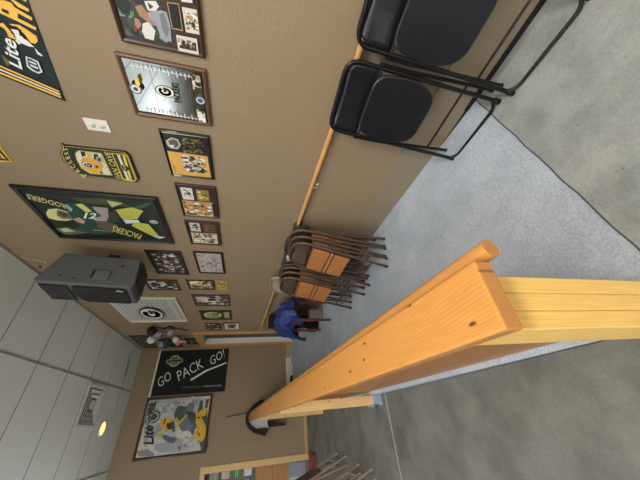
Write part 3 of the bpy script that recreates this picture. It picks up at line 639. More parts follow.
# ---- far wall
r = Rect(WF, a=(.745, 1.71), b=(.523+H, 2.15+H))
t = thing('flag', 'black GO PACK GO flag hung sideways on the far wall, white sleeve at the top', 'flag', WF.pt(r.uv(.5, 1), 0))
b = MB(); n = 20; P = []
for i in range(n+1):
    for j in (0, 1):
        x_, z_ = r.uv(j, i/n); wv = .004+.003*math.sin(i*.9+j); P += [WF.pt((x_, z_), wv+.003), WF.pt((x_, z_), wv)]
b.add(P, [(4*i, 4*i+2, 4*i+6, 4*i+4) for i in range(n)] + [(4*i+1, 4*i+5, 4*i+7, 4*i+3) for i in range(n)] + [(4*i, 4*i+4, 4*i+5, 4*i+1) for i in range(n)], (14, 24, 24))
b.build('cloth', mat('black green cloth', (14, 24, 25), .8, noise=.15), t)
b = MB(); b.tube([WF.pt(r.uv(-.01, .985), .012), WF.pt(r.uv(1.01, .985), .012)], .022, 10); b.build('sleeve', M['white'], t)
a = Art(WF, .0125); K = crop(140, 345, 6.737); WHT = (236, 236, 232)
a.tpx('GO', K((128, 290))[0], K((215, 230))[0], K((108, 235))[0], WHT, shear=.12, bold=-.006)
a.tpx('PACK', K((262, 245))[0], K((430, 150))[0], K((238, 185))[0], WHT, shear=.12, bold=-.006)
a.tpx('GO!', K((478, 140))[0], K((572, 80))[0], K((462, 88))[0], WHT, shear=.12, bold=-.006)
q(K, [(345, 228), (440, 171), (582, 116), (584, 124), (450, 178), (350, 240), (338, 240)], WHT)
c = WF.px(K((234, 108))[0]); a.ell(c, .125, .125, (226, 228, 222)); a.ell(c, .112, .112, (16, 26, 26))
for k in range(12):
    g = k*PI/6; a.stroke([(c[0]+.07*math.cos(g), c[1]+.07*math.sin(g)), (c[0]+.11*math.cos(g), c[1]+.11*math.sin(g))], .012, (226, 228, 222))
q(K, [(178, 100), (290, 90), (290, 118), (180, 128)], (150, 140, 76)); q(K, [(190, 106), (280, 98), (280, 110), (192, 118)], (40, 50, 40))
a.tpx('BROUGHT TO YOU BY THE', K((283, 293))[0], K((430, 285))[0], K((282, 282))[0], (150, 130, 70)); a.tpx('GREEN BAY PACKERS', K((434, 285))[0], K((550, 279))[0], K((433, 274))[0], (190, 190, 186))
a.build('lettering', t, 'matte')
# -- Lite poster
r = Rect(WF, a=(-.378, .715), b=(.783+H, 2.152+H))
t, i_, a = framed('poster_frame', 'mahogany framed beer poster of a diving player in a yellow helmet on the far wall', 'poster', r, .05, .035, 'framered')
a.rect(i_, 0, 0, 1, 1, (214, 212, 204)); K = crop(130, 395, 6.85)
GR = (140, 148, 158)
q(K, [(150, 45), (240, 30), (520, 20), (510, 120), (470, 180), (420, 90), (330, 70), (240, 60)], (176, 184, 192))
q(K, [(225, 80), (270, 60), (300, 100), (290, 140), (240, 145), (218, 115)], (150, 158, 168)); q(K, [(165, 45), (215, 50), (200, 75)], (150, 158, 168))
q(K, [(170, 340), (210, 320), (300, 320), (420, 280), (500, 290), (490, 380), (300, 390), (200, 395), (165, 370)], (168, 176, 186)); q(K, [(45, 385), (120, 370), (170, 400), (160, 418), (60, 420)], GR)
a.blobs(i_, .2, .1, .95, .95, [(170, 178, 188), (190, 196, 202), (150, 158, 168), (206, 208, 206)], 40, 70, .06)
a.blobs(i_, .02, .05, .25, .5, [(176, 182, 188), (196, 200, 202), (160, 166, 172)], 26, 71, .05)
q(K, [(455, 150), (480, 40), (545, 25), (530, 90), (535, 360), (490, 385), (470, 300)], (62, 84, 66)); q(K, [(500, 30), (520, 25), (515, 100), (500, 110)], (200, 206, 206))
q(K, [(305, 120), (330, 75), (400, 80), (440, 130), (430, 210), (400, 245), (350, 240), (330, 200), (305, 160)], (66, 88, 72))
q(K, [(370, 130), (400, 60), (430, 45), (445, 70), (430, 120), (385, 180)], (110, 116, 128)); q(K, [(350, 180), (440, 150), (450, 185), (420, 240), (360, 250), (340, 220)], (104, 112, 126))
q(K, [(380, 110), (448, 120), (458, 200), (430, 280), (400, 240), (410, 180)], (56, 64, 70))
q(K, [(310, 215), (360, 160), (395, 130), (392, 145), (350, 190), (320, 228)], (222, 186, 60)); q(K, [(320, 150), (345, 195), (335, 200), (312, 165)], (222, 186, 60))
q(K, [(455, 130), (500, 95), (532, 90), (520, 140), (490, 150), (520, 215), (522, 280), (490, 322), (450, 300), (436, 265), (470, 230), (450, 190)], (230, 178, 40)); q(K, [(455, 150), (490, 150), (470, 165)], (90, 74, 24)); q(K, [(450, 240), (485, 270), (475, 280)], (90, 74, 24))
q(K, [(205, 205), (212, 175), (240, 155), (280, 155), (302, 178), (300, 205), (275, 225), (262, 250), (225, 238)], (226, 186, 56))
q(K, [(250, 195), (285, 185), (298, 215), (280, 240), (255, 230)], (30, 36, 38)); q(K, [(240, 160), (252, 158), (238, 200), (228, 200)], (60, 70, 60)); q(K, [(288, 170), (305, 185), (312, 250), (290, 250)], (60, 84, 66))
q(K, [(220, 280), (255, 270), (310, 290), (325, 300), (300, 330), (262, 325), (228, 300)], (90, 98, 112)); q(K, [(190, 265), (222, 262), (222, 290), (190, 288)], (226, 190, 70))
q(K, [(240, 260), (275, 245), (310, 270), (300, 290), (262, 280)], (190, 200, 208)); 
q(K, [(370, 340), (385, 335), (388, 352), (375, 356)], (140, 80, 84)); q(K, [(360, 50), (375, 46), (378, 58), (366, 60)], (130, 84, 84)); q(K, [(330, 355), (350, 352), (340, 385)], (70, 76, 84))
a.tpx('Lite', K((163, 338))[0], K((158, 208))[0], K((95, 335))[0], (24, 26, 40), bold=.03)
a.tpx('MILLER', K((120, 352))[0], K((120, 215))[0], K((100, 350))[0], (120, 120, 120)); 
a.ell(WF.px(K((168, 150))[0]), .115, .12, (60, 76, 70)); a.ell(WF.px(K((168, 150))[0]), .09, .095, (176, 184, 178)); a.ell(WF.px(K((168, 150))[0]), .055, .06, (60, 76, 70)); 
q(K, [(125, 60), (160, 55), (135, 130), (112, 180), (95, 215), (105, 120)], (120, 124, 128)); a.blobs(i_, .55, .88, .98, .98, [(90, 96, 100), (214, 212, 204), (60, 66, 70)], 30, 72, .03)
a.build('poster_print', t)

# ---- cluster of hanging keepsakes above the door
def cap_thing(label, px, X, r_, m, fm):
    p = on_x(px, X); t = thing('hanging_cap', label, 'cap', p)
    b = MB(); b.lathe(p, (-.5, -.4, .6), [(r_, -.02), (r_*1.02, .02), (r_*.9, r_*.45), (r_*.6, r_*.75), (r_*.25, r_*.9), (.002, r_*.93)], 16); b.build('crown', M[m], t)
    pr = []
    for k in range(9):
        g = -PI/2+PI*k/8; pr.append(p+Vector((-.35*math.cos(g)*r_*1.9-.02, -.75*math.cos(g)*r_*1.3+.02, math.sin(g)*r_*.9-.03)))
    b = MB(); b.prism(pr, (0, 0, .008)); b.build('visor', M[fm], t)
    return t
cap_thing('grey and white cap hanging above the door, higher one', (158, 334), 1.68, .10, 'steelg', 'rubber')
cap_thing('dark green cap hanging above the door beside the pink bow', (166, 343), 1.66, .11, 'greencloth', 'rubber')
cap_thing('pale blue cap lowest in the row above the door', (161, 344.5), 1.62, .07, 'steelg', 'blue')
pb = on_x((178, 341), 1.66); t = thing('bow', 'pink and white ribbon bow hanging above the door trim', 'ribbon', pb)
pink = mat('pink ribbon', (226, 140, 146), .6, noise=.2, scale=40)
for sx in (-1, 1):
    b = MB(); 
    b.lathe(pb+Vector((0, sx*.05, 0)), (0, sx, .35), [(.01, -.05), (.045, 0), (.07, .07), (.05, .12), (.005, .14)], 10); b.build('loop', pink if sx > 0 else M['white'], t)
for sx in (-1, 1):
    b = MB(); b.prism([pb+Vector((-.01, 0, 0)), pb+Vector((-.01, .05*sx, -.16)), pb+Vector((-.01, .10*sx, -.15)), pb+Vector((-.01, .03*sx, 0))], (.01, 0, 0)); b.build('tail', M['white'] if sx > 0 else mat('red ribbon', (190, 50, 56), .6, noise=.1), t)
for q_, r_, m_, lb in (((152, 331), .085, 'rubber', 'round black helmet ornament hanging nearest the white poster above the door'), ((151, 340), .075, 'white', 'small white ball ornament hanging next to the corner poster'), ((171, 332), .07, 'steelg', 'small grey ball ornament hanging under the black bead garland')):
    c_ = on_x(q_, XW-r_-.01); t = thing('ornament', lb, 'ornament', c_); b = MB(); b.lathe(c_, (0, 0, 1), [(r_*math.sin(PI*k/10), -r_*math.cos(PI*k/10)) for k in range(11)], 16); b.build('ball', M[m_], t)
    b = MB(); b.tube([c_+Vector((0, 0, r_*.95)), c_+Vector((r_*.5, 0, r_*1.6)), Vector((XW-.002, c_.y, c_.z+r_*2))], .004, 6); b.build('cord', M['rubber'], t)
ol_ = [WR.px(p_) for p_ in ((158, 339), (176, 338.5), (184, 346.5), (163, 347))]; t = thing('pennant', 'dark green pennant with a pale oval above the door beside the pink bow', 'pennant', WR.pt(ol_[0], 0)); a = Art(WR, .002); a.slab(ol_, (26, 44, 36), .004)
c_ = WR.px((167, 343.5)); a.ell(c_, .10, .07, (200, 206, 200)); a.ell(c_, .07, .045, (40, 60, 90)); a.build('cloth', t, 'matte')
p0 = on_x((190, 318), XW-.04); p1 = on_x((140, 330), XW-.04); 
b = MB(); pth = []
A_, B_ = on_x((150, 327), XW-.03), on_x((188, 329), XW-.03)
for k in range(15):
    u = k/14; pth.append(A_.lerp(B_, u)+Vector((-.02*math.sin(u*9), .05*math.sin(u*21), 0)))
b.tube(pth, .012, 6); tag(b.build('garland', M['rubber'], None), 'black bead garland hanging between the white poster and the caps', 'garland')

# ================================================================ CEILING THINGS
vx0, vx1, vy0, vy1 = .21, .845, 5.60, 6.25
cx, cy, hh = (vx0+vx1)/2, (vy0+vy1)/2, (vx1-vx0)/2
t = thing('ceiling_vent', 'square white ceiling air vent with nested louvers', 'vent', (cx, cy, ZC))
b = MB()
def ring(b, r0, z0, r1, z1):
    vs = [(cx+sx*r0, cy+sy*r0, z0) for sx, sy in ((-1, -1), (1, -1), (1, 1), (-1, 1))] + [(cx+sx*r1, cy+sy*r1, z1) for sx, sy in ((-1, -1), (1, -1), (1, 1), (-1, 1))]
    b.add(vs, [(i, (i+1) % 4, 4+(i+1) % 4, 4+i) for i in range(4)])
ring(b, hh, ZC-.002, hh, ZC-.014); ring(b, hh, ZC-.014, hh*.9, ZC-.014); ring(b, hh*.9, ZC-.014, hh*.9, ZC-.001); b.build('frame', M['vent'], t)
b = MB(); b.box((cx-hh*.9, cy-hh*.9, ZC-.003), (cx+hh*.9, cy+hh*.9, ZC-.001)); b.build('duct_opening', M['ventdark'], t)
for k, (ro, ri) in enumerate(((.88, .74), (.66, .52), (.44, .32))):
    b = MB(); ring(b, hh*ro, ZC-.020, hh*ri, ZC-.004); ring(b, hh*ro, ZC-.020, hh*(ro+.02), ZC-.020); ring(b, hh*(ro+.02), ZC-.020, hh*(ro+.02), ZC-.016); ring(b, hh*(ro+.02), ZC-.016, hh*ri, ZC-.0035); b.build('louver', M['vent'], t)
b = MB(); b.box((cx-hh*.2, cy-hh*.2, ZC-.016), (cx+hh*.2, cy+hh*.2, ZC-.008)); b.build('center_plate', M['vent'], t)
t = thing('downlight', 'round recessed ceiling downlight glowing warm yellow', 'ceiling light', (.2, 6.62, ZC))
b = MB(); b.lathe((.2, 6.62, ZC), (0, 0, -1), [(.135, 0), (.135, .008), (.11, .012), (.105, .004)], 28); b.build('trim_ring', M['vent'], t)
b = MB(); b.lathe((.2, 6.62, ZC), (0, 0, -1), [(.106, .006), (.07, .010), (.001, .012)], 28); b.build('lens', M['lampglow'], t)
b = MB(); n = 14; top = []; bot = []  # flat dark sheet painted as the shadow along a sagging tile
A_, B_ = Vector((1.59, 6.80, ZC-.003)), Vector((.93, 6.95, ZC-.003))
for k in range(n+1):
    u = k/n; p = A_.lerp(B_, u); wv = .05*math.sin(PI*u); top.append(p+Vector((0, wv, 0))); bot.append(p+Vector((0, -wv*.1, 0)))
b.prism(top+bot[::-1][1:-1], (0, 0, -.002)); tag(b.build('ceiling_gap_shade', M['ventdark'], None), 'dark curved sheet painting the shade of a sagging ceiling tile near the far corner', 'painted shade')

# ================================================================ RAILING
t = thing('railing', 'long pine guard railing with plank cap, round rail and closed board side', 'railing', (.17, .5, 0))
CZ0 = H-.43; CY = .38
def cz(y): return CZ0+max(0, y-CY)*SL
b = MB(); ye = 7.34
def cap_sec(b, x0, x1, dz0, dz1, y0, y1, z=cz):
    b.hexa([(x0, y0, z(y0)+dz0), (x1, y0, z(y0)+dz0), (x1, y1, z(y1)+dz0), (x0, y1, z(y1)+dz0), (x0, y0, z(y0)+dz1), (x1, y0, z(y0)+dz1), (x1, y1, z(y1)+dz1), (x0, y1, z(y1)+dz1)])
cap_sec(b, .100, .240, -.043, 0, CY-.006, ye); b.build('cap', M['cap'], t, bevel=.006, seg=3)
b = MB(); py0 = .54
b.hexa([(.200, py0, 0.004), (.232, py0, .004), (.232, ye, ramp(ye)+.004), (.200, ye, ramp(ye)+.004), (.200, py0, cz(py0)-.044), (.232, py0, cz(py0)-.044), (.232, ye, cz(ye)-.044), (.200, ye, cz(ye)-.044)])
b.build('side_panel', M['panel'], t, bevel=.002)
b = MB()
for k in range(3):
    x0 = .110+.0395*k; b.box((x0+.0002, .415, 0), (x0+.0393, .54, cz(.42)-.0435))
b.build('post', M['post'], t, bevel=.003)
for yp in (3.08, 5.55):
    b = MB(); b.box((.078, yp, .05), (.166, yp+.09, cz(yp)-.044)); ps = b.build('post', M['post2'], t, bevel=.003)
    if yp > 4: continue
    b = MB(); b.box((.066, yp-.012, .0), (.170, yp+.102, .05)); b.box((.066, yp-.012, .05), (.076, yp+.102, .13)); b.box((.066, yp-.012, .05), (.170, yp-.002, .10)); b.lathe((.066, yp+.045, .09), (-1, 0, 0), [(.012, 0), (.012, .008), (.0, .008)], 6); b.build('post_base', M['galv'], ps)
b = MB(); b.tube([(.266, .362, cz(.362)-.048)] + [(.266, y, cz(y)-.048) for y in (1, 2, 3, 4, 5, 6, 7, 7.35)], .021, 16)
hr = b.build('handrail', M['hrail'], t, bevel=.003)
for yb in (.9, 2.3, 3.7, 5.1, 6.5): b = MB(); b.box((.233, yb, cz(yb)-.09), (.262, yb+.03, cz(yb)-.055)); b.build('handrail_bracket', M['hrail'], t)

# ---- handrail on the right wall
t = thing('wall_handrail', 'orange pine handrail running along the tan wall behind the chairs', 'handrail', (XW-.05, 3, .9))
def rz(y): return .915+max(0, y-Y0R)*.0585
b = MB(); ys = [-1.2, Y0R]+[1+.5*k for k in range(11)]+[6.12]
b.tube([(XW-.036, y, rz(y)) for y in ys], .019, 14); b.build('rail', M['wrail'], t)
for yb in (.15, 1.6, 3.9, 5.0, 5.95):
    b = MB(); b.tube(arcpath([(XW-.002, yb, rz(yb)-.06), (XW-.036, yb, rz(yb)-.06), (XW-.036, yb, rz(yb)-.018)], .015, 4), .007, 8); b.lathe((XW-.001, yb, rz(yb)-.06), (-1, 0, 0), [(.024, 0), (.024, .004), (.0, .006)], 12); b.build('bracket', M['silver'], t)

# ================================================================ FOLDING CHAIRS
def rpoly(pts, rad, seg=4):
    P = [Vector(p) for p in pts]; out = []
    for i in range(len(P)):
        a = P[i-1]-P[i]; c = P[(i+1) % len(P)]-P[i]; ra = min(rad, a.length*.48, c.length*.48); a.normalize(); c.normalize()
        for k in range(seg+1): u = k/seg; out.append((P[i]+a*ra)*(1-u)**2+P[i]*2*u*(1-u)+(P[i]+c*ra)*u*u)
    return out
def folded_chair(label, fm, bm, sm, tipm, hw=.219, ht=.985, wide=True, spread=.12, group=None, r_=.0125, tall_back=.19, crn=.085):
    """folded steel chair: local x = width, z = up, -y = front"""
    t = thing('folding_chair', label, 'chair', (0, 0, 0), group)
    tw = hw*.995
    b = MB(); b.tube(arcpath([(-hw, 0, .015), (-hw*.99, 0, .5), (-tw, 0, ht), (tw, 0, ht), (hw*.99, 0, .5), (hw, 0, .015)], crn, 10), r_, 10); b.build('front_frame', M[fm], t)
    b = MB()
    if wide: b.tube(arcpath([(-hw*.995, -.002, .045), (-hw*.8, -.012, .012), (hw*.8, -.012, .012), (hw*.995, -.002, .045)], .05, 6), r_*.75, 8)
    else: b.tube([(-hw, 0, .17), (hw, 0, .17)], r_*.7, 8)
    b.build('stretcher', M[fm], t)
    rw = hw+.014
    for s in (-1, 1):
        b = MB(); b.tube([(s*rw, .002, .80), (s*rw, .012, .62), (s*rw, spread*.55, .33), (s*rw, spread, .03)], r_*.9, 8); lg = b.build('rear_leg', M[fm], t)
        b = MB(); b.lathe((s*rw, spread, .0), (0, -.1, 1), [(.0, 0), (.014, 0), (.015, .03), (.011, .035)], 10); b.build('foot_tip', M[tipm], lg)
        b = MB(); b.lathe((s*hw, 0, .0), (0, 0, 1), [(.0, 0), (.016, 0), (.017, .035), (.012, .042)], 10); b.build('foot_tip', M[tipm], t)
    b = MB(); b.tube([(-rw, spread*.78, .20), (rw, spread*.78, .20)], r_*.6, 8); b.build('rear_crossbar', M[fm], t)
    # curved back panel
    b = MB(); n = 12; V = []
    for j in range(5):
        z = ht-.008-tall_back*j/4
        for i in range(n+1):
            x = (-1+2*i/n)*(tw-.006)*((.80, .97, 1, 1, 1) if crn < .1 else (.50, .86, .97, 1, 1))[j]; V.append((x, .006+.026*(1-(2*i/n-1)**2), z))
    F = [(j*(n+1)+i, j*(n+1)+i+1, (j+1)*(n+1)+i+1, (j+1)*(n+1)+i) for j in range(4) for i in range(n)]
    b.add(V, F, None, True); o = b.build('backrest', M[bm], t); so = o.modifiers.new('s', 'SOLIDIFY'); so.thickness = .004
    # seat
    if wide:
        pts = [(-.186, 0, .785), (.186, 0, .785), (.216, 0, .54), (.155, 0, .385), (-.155, 0, .385), (-.216, 0, .54)]
        P = [Vector((p.x, (p.z-.785)*.03, p.z+.012)) for p in rpoly(pts, .085, 7)]; b = MB(); V = [Vector(p)+Vector((0, -.008, 0)) for p in P]; cpt = Vector((0, -.002, .59)); n = len(P)
        V2 = [cpt+(p-Vector((0, 0, .59)))*.965+Vector((0, -.010, 0)) for p in P]; V3 = [Vector(p)+Vector((0, .004, 0)) for p in P]
        b.add(V+V2+V3, [(i, (i+1) % n, n+(i+1) % n, n+i) for i in range(n)]+[tuple(range(n, 2*n))]+[(i, 2*n+i, 2*n+(i+1) % n, (i+1) % n) for i in range(n)]+[tuple(range(2*n, 3*n))[::-1]])
        b.build('seat', M[sm], t)
        b = MB(); b.tube([(-.20, -.002, .775), (.20, -.002, .775)], .006, 8)
        for s in (-1, 1): b.box((s*.196-.004, -.010, .55), (s*.196+.004, .006, .70))
        b.build('seat_hinge', M[fm], t)
    else:
        b = MB(); b.box((-.198, -.024, .61), (.198, -.008, .785)); b.box((-.198, -.022, .565), (.198, -.010, .598)); b.box((-.192, -.024, .395), (.192, -.008, .553)); b.build('seat', M[sm], t, bevel=.006)
        b = MB(); b.box((-.196, -.007, .39), (.196, .004, .785)); b.tube([(-.21, .0, .79), (.21, .0, .79)], .006, 8); b.build('seat_frame', M[fm], t)
    return t
def place(t, foot, topx, yc, ht=.985):
    """lean a chair so that its top tube reaches x=topx"""
    dx = topx-foot; th = math.asin(max(-1, min(1, dx/ht)))
    t.location = (foot, yc, ramp(yc)+.001); t.rotation_euler = (-th, 0, -PI/2)
ch = folded_chair('black folding chair leaning on the wall, nearer to the round rail end', 'black', 'blackpan', 'blackpan', 'rubber'); place(ch, 1.53, 1.655, .765); ch.location.z = .006
ch['group'] = 'black folding chairs against the wall'
ch['label'] = 'complete black folding chair leaning on the wall beside the cropped one'
c2 = dup(ch, label='black folding chair leaning on the wall, cut off by the photo edge'); place(c2, 1.485, 1.64, .252)
br = folded_chair('x', 'brown', 'brownpan', 'ply', 'tip', hw=.228, wide=False, spread=.09, r_=.0135, crn=.17, ht=1.0)
G1, G2 = 'brown folding chairs in the stack nearer the black chairs', 'brown folding chairs in the stack nearer the blue cloth'
br['label'] = 'front brown folding chair with plywood seat in the stack nearer the black chairs'; br['group'] = G1; place(br, 1.235, 1.50, 2.36)
for k, (f, tx, dy, nm) in enumerate(((1.345, 1.56, -.02, 'second'), (1.45, 1.615, -.05, 'third'), (1.56, 1.67, .12, 'rearmost'))):
    c = dup(br, label=f'{nm} brown folding chair from the front in the stack nearer the black chairs', group=G1); place(c, f, tx, 2.36+dy)
for k, (f, tx, dy, nm) in enumerate(((1.185, 1.41, 0, 'front'), (1.255, 1.465, -.03, 'second'), (1.33, 1.515, -.05, 'third'), (1.41, 1.565, -.02, 'rearmost'))):
    c = dup(br, label=f'{nm} brown folding chair from the front in the stack nearer the blue cloth', group=G2); place(c, f, tx, 2.96+dy)
bg = folded_chair('beige folding chair standing past the brown stacks beside the blue cloth', 'beige', 'beige', 'beige', 'tip', hw=.225, spread=.07, ht=1.06, crn=.17); place(bg, 1.44, 1.64, 3.42, 1.06)
# chairs on the lower floor, bottom edge of the photo
br2 = folded_chair('x', 'brownlt', 'brownpan', 'brownpan', 'silver', hw=.225, wide=False, spread=.09, r_=.0155, crn=.17)
for k, (x, y, lb) in enumerate(((-.50, 3.86, 'brown folding chair on the lower floor, nearest one at the bottom edge'), (-.45, 4.80, 'brown folding chair on the lower floor, farther one next to the red box'))):
    c = br2 if k == 0 else dup(br2)
    c['label'] = lb; c['group'] = 'brown folding chairs on the lower floor'; c.location = (x, y, .001); c.rotation_euler = (-.36, 0, PI/2)

# ---- green cloth over the wall rail
t = thing('cloth_bag', 'dark green cloth bag with a white patch hanging from the wall rail', 'bag', (1.66, 2.55, .9))
b = MB(); n = 16; V = []; rows = [(-.035, -.10), (-.062, 0.0), (-.055, .04), (-.02, .05), (-.01, -.02), (-.012, -.2)]
rows = [(-.062, -.12), (-.072, -.06), (-.072, .01), (-.036, .034), (-.010, .012), (-.008, -.05)]
for i in range(n+1):
    y = 2.13+.86*i/n; w_ = .012*math.sin(i*1.7)
    for dx, dz in rows: V.append((XW+dx-abs(w_)*.3, y, rz(y)+dz+w_*(.8 if dz < -.05 else .2)))
R = len(rows); b.add(V, [(i*R+j, i*R+j+1, (i+1)*R+j+1, (i+1)*R+j) for i in range(n) for j in range(R-1)], None, True)
o = b.build('cloth', M['greencloth'], t); so = o.modifiers.new('s', 'SOLIDIFY'); so.thickness = .006; so.offset = 1
b = MB(); b.prism([(XW-.086, 2.62, rz(2.7)-.10), (XW-.086, 2.80, rz(2.7)-.11), (XW-.086, 2.84, rz(2.7)+.0), (XW-.086, 2.72, rz(2.7)+.02), (XW-.086, 2.64, rz(2.7)+.0)], (-.004, 0, 0)); b.build('patch', M['white'], t)

# ---- stool under a blue velvet cloth
sx0, sx1, sy0, sy1 = 1.29, 1.62, 4.02, 4.62; sz = ramp(4.3)+.62
t = thing('stool', 'red-brown wooden stool under the blue cloth by the far door', 'stool', ((sx0+sx1)/2, (sy0+sy1)/2, ramp(4.3)))
b = MB(); b.box((sx0-.01, sy0-.01, sz-.02), (sx1+.01, sy1+.01, sz)); b.build('seat', M['redwood'], t, bevel=.006)
b = MB()
for a_, c_ in (((sx0, sy0), (sx1, sy0+.022)), ((sx0, sy1-.022), (sx1, sy1)), ((sx0, sy0), (sx0+.022, sy1)), ((sx1-.022, sy0), (sx1, sy1))): b.box((*a_, sz-.09), (*c_, sz-.02))
b.build('apron', M['redwood'], t)
for x in (sx0+.02, sx1-.02):
    for y in (sy0+.02, sy1-.02):
        b = MB(); z0 = ramp(y); b.hexa([(x-.014, y-.014, z0), (x+.014, y-.014, z0), (x+.014, y+.014, z0), (x-.014, y+.014, z0), (x-.021, y-.021, sz-.02), (x+.021, y-.021, sz-.02), (x+.021, y+.021, sz-.02), (x-.021, y+.021, sz-.02)]); b.build('leg', M['redwood'], t, bevel=.003)
# the cloth: a draped sheet with folds
rnd = random.Random(3); nx, ny = 26, 34; b = MB(); V = []
for j in range(ny+1):
    for i in range(nx+1):
        u = -1+2*i/nx; v = -1+2*j/ny
        x = (sx0+sx1)/2+u*.29; y = (sy0+sy1)/2+.19+v*.70
        ox = max(0, abs(u)-.55)/.45; oy = max(0, abs(v)-.62)/.38; o_ = max(ox, oy)
        fold = .024*math.sin(u*9+v*5)+.022*math.sin(v*15-u*4)+.012*math.sin(u*17+v*23)
        top = sz+.03+.17*(1-u*u)*(1-v*v*.7)
        drop = (.36 if v > 0 else .10)*oy**1.1+.12*ox**1.1
        x -= math.copysign(.07*ox**1.5, u); y -= math.copysign(.10*oy**1.5, v)
        x -= u*.07*v*v; y -= v*.10*u*u
        x += fold*o_*1.6; y += .02*math.sin(u*11)*oy*1.5
        V.append((x, y, top-drop+fold))
b.add(V, [(j*(nx+1)+i, j*(nx+1)+i+1, (j+1)*(nx+1)+i+1, (j+1)*(nx+1)+i) for j in range(ny) for i in range(nx)], None, True)
o = b.build('velvet_cloth', M['blue'], None); so = o.modifiers.new('s', 'SOLIDIFY'); so.thickness = .006
tag(o, 'rumpled royal blue velvet cloth draped over the wooden stool', 'cloth')
# black case and carton by the stool
b = MB(); b.box((1.50, 4.86, ramp(5)), (1.70, 5.14, ramp(5)+.88)); tag(b.build('case', M['rubber'], None, bevel=.02), 'tall black case standing on the ramp behind the blue cloth', 'case')
b = MB(); b.box((1.46, 4.36, ramp(4.5)+.004), (1.60, 4.52, ramp(4.5)+.24)); t = b.build('carton', M['carton'], None, bevel=.004); tag(t, 'cream carton standing under the stool', 'box')
b = MB(); b.box((1.33, 4.68, ramp(4.9)), (1.6, 4.83, ramp(4.9)+.2)); tag(b.build('bag', M['rubber'], None, bevel=.04, seg=3), 'low black bag on the ramp beside the stool legs', 'bag')

# ---- long white cartons on the ramp by the far wall
for k, (x0, x1, y, h_, lb) in enumerate(((.80, 1.40, 7.36, .13, 'long white tube box lying against the far baseboard'), (.92, 1.24, 7.22, .05, 'short white tube box lying in front of the longer one'))):
    b = MB(); b.box((x0, y, ramp(y)+.002), (x1, y+.10, ramp(y)+h_)); o = b.build('tube_box', M['white'], None, bevel=.006); tag(o, lb, 'box')
b = MB(); b.tube([(.78, 7.30, ramp(7.3)+.03), (.95, 7.20, ramp(7.2)+.03)], .03, 10); tag(b.build('hand_tool', M['rubber'], None), 'small black hand tool on the ramp at the end of the white tube boxes', 'tool')
# ---- black hood on a stand at the far rail end
yh = 7.36; p = lambda *c: [on_y((220+x/7.111, 395+y/7.111), yh) for x, y in c]
t = thing('wall_hood', 'black hood-shaped thing with pale crumpled lining on far wall at the railing end', 'hood', (0, yh+.13, .5))
out = p((300, 30), (318, 45), (250, 100), (212, 135), (200, 160), (205, 190), (222, 215), (260, 240), (330, 235), (345, 240), (320, 292), (250, 275), (205, 245), (184, 205), (180, 165), (190, 125), (230, 75))
b = MB(); b.prism(out, (0, .138, 0)); b.build('hood', M['rubber'], t, bevel=.006)
inn = p((250, 100), (345, 100), (345, 240), (330, 235), (260, 245), (222, 222), (203, 190), (198, 160), (212, 130))
b = MB(); b.prism(inn, (0, .08, 0)); 
for v in b.v: v += Vector((0, .04, 0))
b.build('lining', M['pale'], t)
ps = p((335, 187), (395, 185), (400, 196), (470, 200), (470, 216), (345, 229)); b = MB(); b.prism(ps, (0, .12, 0)); b.build('handle', M['rubber'], t, bevel=.004)
s0, s1 = p((45, 155), (190, 127)); b = MB(); dr = (s1-s0); b.tube([s0+Vector((0, .10, 0)), s1+Vector((0, .08, 0))], .010, 8); b.build('stick', M['stick'], t)

# ---- red box, bulletin board, boards seen through the far opening
b = MB(); b.box((-.84, 6.68, .001), (-.57, 6.92, .11)); tag(b.build('toolbox', M['redbox'], None, bevel=.008), 'red box on the lower floor beside the framed opening', 'box')
ya = YF+.5
def far_px(p, y=ya): return on_y(p, y)
t = thing('bulletin_board', 'cork bulletin board covered with coloured papers behind the framed opening', 'bulletin board', (-1.2, ya, 1.6))
bx0, bx1, bz0, bz1 = -1.9, -.70, far_px((253, 470)).z, far_px((200, 470)).z+.1
b = MB(); b.box((bx0, ya-.02, bz0), (bx1, ya, bz1)); b.build('board', M['carton'], t)
fr = MB(); fr.box((bx0, ya-.035, bz0-.05), (bx1, ya, bz0)); fr.build('frame', M['framebrn'], t)
rnd = random.Random(8); cols = [(236, 238, 240), (225, 230, 240), (60, 110, 190), (90, 160, 110), (200, 190, 120), (236, 238, 240), (240, 240, 240), (70, 74, 78)]
k = 0
for ix in range(6):
    for iz in range(5):
        x = bx0+.03+ix*.195; z = bz0+.03+iz*(bz1-bz0-.05)/5; b = MB(); w_ = rnd.uniform(.12, .18); h_ = rnd.uniform(.12, .19); k += 1
        b.box((x, ya-.024-.0005*k, z), (x+w_, ya-.021-.0005*k, z+h_), rnd.choice(cols))
        for l in range(3): b.box((x+.01, ya-.026-.0005*k, z+.02+l*.04), (x+w_-.02, ya-.0241-.0005*k, z+.032+l*.04), rnd.choice(cols))
        b.build('paper', M['matte'], t)
pz0, pz1 = far_px((288, 470)).z, bz0-.06
b = MB(); n = 6
for k in range(n): z = pz0+(pz1-pz0)*k/n; b.box((-2.0, ya-.03, z), (-.74, ya, z+(pz1-pz0)/n-.008))
tag(b.build('wall_boards', M['pine'], None), 'knotty pine boards on the wall behind the framed opening, under the bulletin board', 'paneling')
b = MB(); b.box((-1.02, YF+.32, 0), (-.76, YF+.42, pz0-.02)); tag(b.build('metal_cabinet', M['steelg'], None, bevel=.01), 'pale grey metal cabinet low behind the framed opening', 'cabinet')

